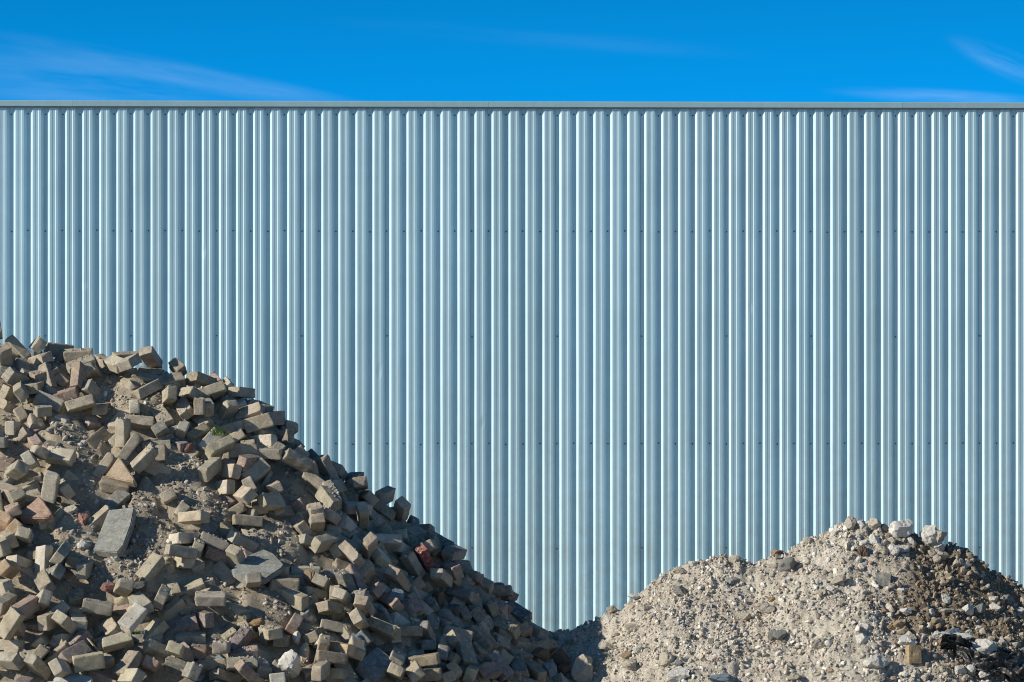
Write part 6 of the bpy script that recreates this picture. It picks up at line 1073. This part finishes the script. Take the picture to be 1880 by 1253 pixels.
# pebbles and crumbs on the brick heap: drop them on whatever lies there
verts = []; faces = []
for b in D['ind']+D['rest']:
    c = Vector(b[:3]); mt = Quaternion(b[3:7]).to_matrix(); d = (.11 if b[7] else .205, .102, .073); k = len(verts)
    for sx in (-.5, .5):
        for sy in (-.5, .5):
            for sz in (-.5, .5): verts.append(c+mt @ Vector((sx*d[0], sy*d[1], sz*d[2])))
    for q in ((0,1,3,2),(4,6,7,5),(0,4,5,1),(2,3,7,6),(0,2,6,4),(1,5,7,3)): faces.append([k+a for a in q])
bv = BVHTree.FromPolygons(verts, faces)
n = 60000
x = rp.uniform(-4.0, 1.0, n); y = rp.uniform(YL-3.6, YL+.5, n); h0 = hLn(x, y); pt = patchn(x, y); sh = soil_h(x, y)
clump = vnoise(x, y, 3.0, 21)+.6*vnoise(x, y, 9, 22)
pxs = CX+F*x/y; pys = CY-F*(h0-EYE)/y
P = []; S = []; down = Vector((0, 0, -1))
for i in range(n):
    if pxs[i] < -40 or pys[i] > 1290 or h0[i] < .8: continue
    hit = bv.ray_cast(Vector((x[i], y[i], h0[i]+.4)), down)
    s = min(.0050/rp.rand()**.5, .026)
    if hit[0] is not None and hit[0].z > sh[i]:
        if hit[1].z < .62: continue
        if clump[i] < .28 and rp.rand() > .05: continue
        s = min(s, .011); P.append((x[i], y[i], hit[0].z+s*.2)); S.append(s)
    else:
        if pt[i] <= 0 and rp.rand() > .5: continue
        P.append((x[i], y[i], sh[i]+s*.2)); S.append(s)
P = np.array(P); S = np.array(S); n = len(P)
col = PC[rp.choice(8, n, p=[.22, .28, .06, .22, .08, .03, .05, .06])]*rp.uniform(.6, .95, (n, 1))
tag(mobj('pebbles', scatter('pebbles', P, S, col, seed=4), M_STONE), 'countless crumbs and pebbles between and on the bricks of the left heap', 'pebbles', kind='stuff')

# ------------------------------------------------------------------ grass, lath, plastic
def tuft(px, py, n, hgt, spread, label, lm, seed):
    r = random.Random(seed); c = on_surface(hL, px, py, YL-4, YL); c.y -= .05; bm = bmesh.new()
    for _ in range(n):
        bx, by = r.gauss(0, spread), r.gauss(0, .012); lean = Vector((r.gauss(.0, .5), r.gauss(-.2, .3), 0)); L = hgt*r.uniform(.5, 1.1); prev = None
        for k in range(6):
            t = k/5; w = .0035*(1-t)**.7+.0002
            p = Vector((bx, by, 0))+Vector((lean.x*L*t*t, lean.y*L*t*t, L*t*(1-.25*t*abs(lean.x))))
            a = bm.verts.new(p+Vector((-w, 0, 0))); b = bm.verts.new(p+Vector((w, w*.5, 0)))
            if prev: bm.faces.new([prev[0], prev[1], b, a])
            prev = (a, b)
    o = mobj('grass_tuft', bm_mesh('grass_tuft', bm), M_GRASS); o.location = c; tag(o, label, 'grass'); LM.append((lm, px, py-8))
tuft(400, 800, 34, .085, .028, 'bright green grass tuft growing between bricks below the crest', 'green grass tuft', 2)
tuft(248, 1164, 40, .035, .03, 'small dark green mossy tuft under a pale brick low in the heap', 'dark mossy tuft', 3)
a = on_surface(hL, 153, 1156, YL-4, YL); b2 = on_surface(hL, 187, 1196, YL-4, YL); a.y -= .11; b2.y -= .13; a.z += 0
bm = bmesh.new(); L = (b2-a).length; bm_box(bm, (-.007, -.004, -L/2), (.007, .004, L/2))
bmesh.ops.bevel(bm, geom=list(bm.edges), offset=.0012, segments=1, affect='EDGES')
o = mobj('wooden_lath', bm_mesh('wooden_lath', bm), M_WOOD); o.location = (a+b2)/2; o.rotation_mode = 'QUATERNION'; o.rotation_quaternion = (b2-a).to_track_quat('Z', 'Y')
tag(o, 'thin pale wooden lath leaning diagonally across bricks low in the left heap', 'lath'); LM.append(('thin wooden lath', 170, 1176))
# crumpled plastic film
path = [(1728, 1186), (1755, 1186), (1775, 1200), (1795, 1217), (1825, 1222), (1860, 1226), (1890, 1236), (1930, 1248)]
wid = [20, 28, 36, 34, 40, 52, 60, 60]
v = []; nu, nv = 120, 36
for i in range(nu):
    t = i/(nu-1)*(len(path)-1); k = min(int(t), len(path)-2); u = t-k
    px = path[k][0]*(1-u)+path[k+1][0]*u; py = path[k][1]*(1-u)+path[k+1][1]*u; w = wid[k]*(1-u)+wid[k+1]*u
    for j in range(nv):
        s_ = j/(nv-1)-.5
        q = on_surface(hR, px-s_*w*.45+3*noise.noise(Vector((i*.12, j*.2, 1))), py+s_*w*(1+.3*noise.noise(Vector((i*.09, j*.05, 9)))), YR-3.2, YR)
        fold = .13*abs(noise.noise(Vector((i*.05+j*.02, j*.15, 3))))+.05*abs(noise.noise(Vector((i*.06+j*.11, j*.10, 5))))+.008*noise.noise(Vector((i*.3, j*.3, 7)))
        q += Vector((0, -.75, .6))*(fold+.05-.18*abs(s_)**2); v.append(tuple(q))
f = [(i*nv+j, (i+1)*nv+j, (i+1)*nv+j+1, i*nv+j+1) for i in range(nu-1) for j in range(nv-1)]
o = mobj('plastic_sheet', mesh_np('plastic_sheet', v, f, True), M_PLASTIC)
tag(o, 'crumpled black plastic sheet half buried at the lower right of the gravel heap', 'plastic sheet'); LM.append(('black plastic sheet', 1830, 1222))

# ------------------------------------------------------------------ labels that single each stone and brick out
LM += [('left end of the brick crest', 8, 600)]
ORD = ['nearest', 'second', 'third', 'fourth', 'fifth', 'sixth', 'seventh', 'eighth', 'ninth', 'tenth', 'eleventh', 'twelfth', 'thirteenth', 'fourteenth', 'fifteenth', 'sixteenth', 'seventeenth', 'eighteenth', 'nineteenth', 'twentieth']
DIRS = ['right of', 'above right of', 'above', 'above left of', 'left of', 'below left of', 'below', 'below right of']
lab = []
for it in items:
    o, px, py, cw, noun, pose = it
    best = min((l for l in LM if abs(l[1]-px)+abs(l[2]-py) > 6), key=lambda l: (l[1]-px)**2+(l[2]-py)**2)
    dx, dy = px-best[1], -(py-best[2]); s = int(((math.degrees(math.atan2(dy, dx))+22.5) % 360)//45)
    kind = 'rock' if noun == 'rock' else 'brick'
    lab.append([it, best[0], s, dx*dx+dy*dy, kind])
buckets = {}
for l in lab: buckets.setdefault((l[1], l[2], l[4]), []).append(l)
for key, L in buckets.items():
    L.sort(key=lambda l: l[3])
    for i, l in enumerate(L):
        o, px, py, cw, noun, pose = l[0]
        word = ORD[i] if i < 20 else 'farthest'
        t = f"{cw} {noun}, {pose}, {word} {l[4]} {DIRS[key[1]]} the {key[0]}"
        if len(t.split()) > 16: t = f"{cw} {noun}, {word} {l[4]} {DIRS[key[1]]} the {key[0]}"
        if len(t.split()) > 16: t = f"{cw.split()[-1]} {noun}, {word} {DIRS[key[1]]} the {key[0]}"
        o['label'] = t

# ------------------------------------------------------------------ sky, sun, camera
SUN = Vector((-2.0, -.80, 1.06)).normalized()
elev = math.asin(SUN.z); az = math.atan2(SUN.x, SUN.y)      # azimuth from +Y towards +X
w = bpy.data.worlds.new('World'); scene.world = w; w.use_nodes = True
nt = w.node_tree; nt.nodes.clear()
out = N(nt, 'ShaderNodeOutputWorld'); bg = N(nt, 'ShaderNodeBackground'); nt.links.new(bg.outputs[0], out.inputs[0])
sky = N(nt, 'ShaderNodeTexSky', sky_type='NISHITA'); sky.sun_disc = False
sky.sun_elevation = elev; sky.sun_rotation = az
sky.air_density = 1.0; sky.dust_density = .3; sky.ozone_density = 2.5
bw = N(nt, 'ShaderNodeRGBToBW'); nt.links.new(sky.outputs[0], bw.inputs[0])
deep = mixc(nt, bw.outputs[0], (0.0, .80, 2.15), 1.0, 'MULTIPLY')          # the saturated azure of the photograph
tc = N(nt, 'ShaderNodeTexCoord')
sx = N(nt, 'ShaderNodeSeparateXYZ'); nt.links.new(tc.outputs['Generated'], sx.inputs[0])
dr = ramp(nt, sx.outputs['Y'], [(0.0, .55), (.75, .995)])      # deepest blue over the warehouse; unseen sky elsewhere less saturated, shaped to tint the wall
gz = ramp(nt, sx.outputs['Z'], [(.055, 1.0), (.10, .78), (.5, .7), (1.0, .6)])
deep = mixc(nt, deep.outputs[2], gz.outputs[0], 1.0, 'MULTIPLY')
mixsky = mixc(nt, sky.outputs[0], deep.outputs[2], dr.outputs[0])
# thin high cirrus
def streak(cxp, cyp, lenx, leny, tilt, scl, amt, seed):
    d = Vector(((cxp-CX)/F, 1, -(cyp-CY)/F)).normalized()
    right = Vector((1, 0, 0)); 
    mp = N(nt, 'ShaderNodeMapping'); mp.vector_type = 'POINT'
    sub = N(nt, 'ShaderNodeVectorMath', operation='SUBTRACT'); nt.links.new(tc.outputs['Generated'], sub.inputs[0]); sub.inputs[1].default_value = d
    mr = N(nt, 'ShaderNodeMapping'); mr.inputs['Rotation'].default_value = (0, tilt, 0); nt.links.new(sub.outputs[0], mr.inputs[0]); nt.links.new(mr.outputs[0], mp.inputs[0])
    mp.inputs['Scale'].default_value = (F/3014/lenx, .0, F/3014/leny)
    ln = N(nt, 'ShaderNodeVectorMath', operation='LENGTH'); nt.links.new(mp.outputs[0], ln.inputs[0])
    fall = ramp(nt, ln.outputs['Value'], [(0, 1.0), (1.0, 0.0)])
    fall.color_ramp.interpolation = 'EASE'
    mp2 = N(nt, 'ShaderNodeMapping'); mp2.inputs['Scale'].default_value = (scl*F/3014, 0, scl*F/3014*9); mp2.inputs['Location'].default_value = (seed, seed*.3, 0)
    nt.links.new(mr.outputs[0], mp2.inputs[0])
    nz = noise_n(nt, mp2.outputs[0], 1.0, 6, .6); rz = ramp(nt, nz.outputs[0], [(.36, 0.05), (.70, 1.0)])
    m1 = N(nt, 'ShaderNodeMath', operation='MULTIPLY'); nt.links.new(fall.outputs[0], m1.inputs[0]); nt.links.new(rz.outputs[0], m1.inputs[1])
    m2 = N(nt, 'ShaderNodeMath', operation='MULTIPLY'); nt.links.new(m1.outputs[0], m2.inputs[0]); m2.inputs[1].default_value = amt
    return m2.outputs[0]
acc = None
for a in ((330, 136, .16, .010, -.19, 9, .25, 1.0), (120, 150, .13, .024, -.10, 7, .24, 2.0), (1730, 178, .08, .006, -.06, 9, .34, 3.0), (1850, 118, .045, .010, -.42, 12, .30, 4.0), (1000, 70, .16, .008, -.08, 6, .05, 5.0)):
    s_ = streak(*a)
    if acc is None: acc = s_
    else:
        ad = N(nt, 'ShaderNodeMath', operation='ADD', use_clamp=True); nt.links.new(acc, ad.inputs[0]); nt.links.new(s_, ad.inputs[1]); acc = ad.outputs[0]
cloudc = mixc(nt, bw.outputs[0], (1.1, 1.75, 2.7), 1.0, 'MULTIPLY')
fin = mixc(nt, mixsky.outputs[2], cloudc.outputs[2], acc)
nt.links.new(fin.outputs[2], bg.inputs[0]); bg.inputs[1].default_value = .075

sl = bpy.data.lights.new('sun', 'SUN'); sl.energy = 5.0; sl.angle = math.radians(.53); sl.color = (1.0, .915, .77)
so = bpy.data.objects.new('sun', sl); link(so); so.rotation_euler = SUN.to_track_quat('Z', 'Y').to_euler(); so.location = SUN*30

cam = bpy.data.cameras.new('camera'); co = bpy.data.objects.new('camera', cam); link(co)
cam.sensor_width = 36; cam.lens = F/1880*36; cam.clip_end = 2000; cam.clip_start = .1
co.location = (0, 0, EYE); co.rotation_euler = (math.pi/2, 0, 0)
scene.camera = co
scene.cycles.filter_width = 1.05
scene.view_settings.view_transform = 'Standard'; scene.view_settings.look = 'None'; scene.view_settings.exposure = 0; scene.view_settings.gamma = 1
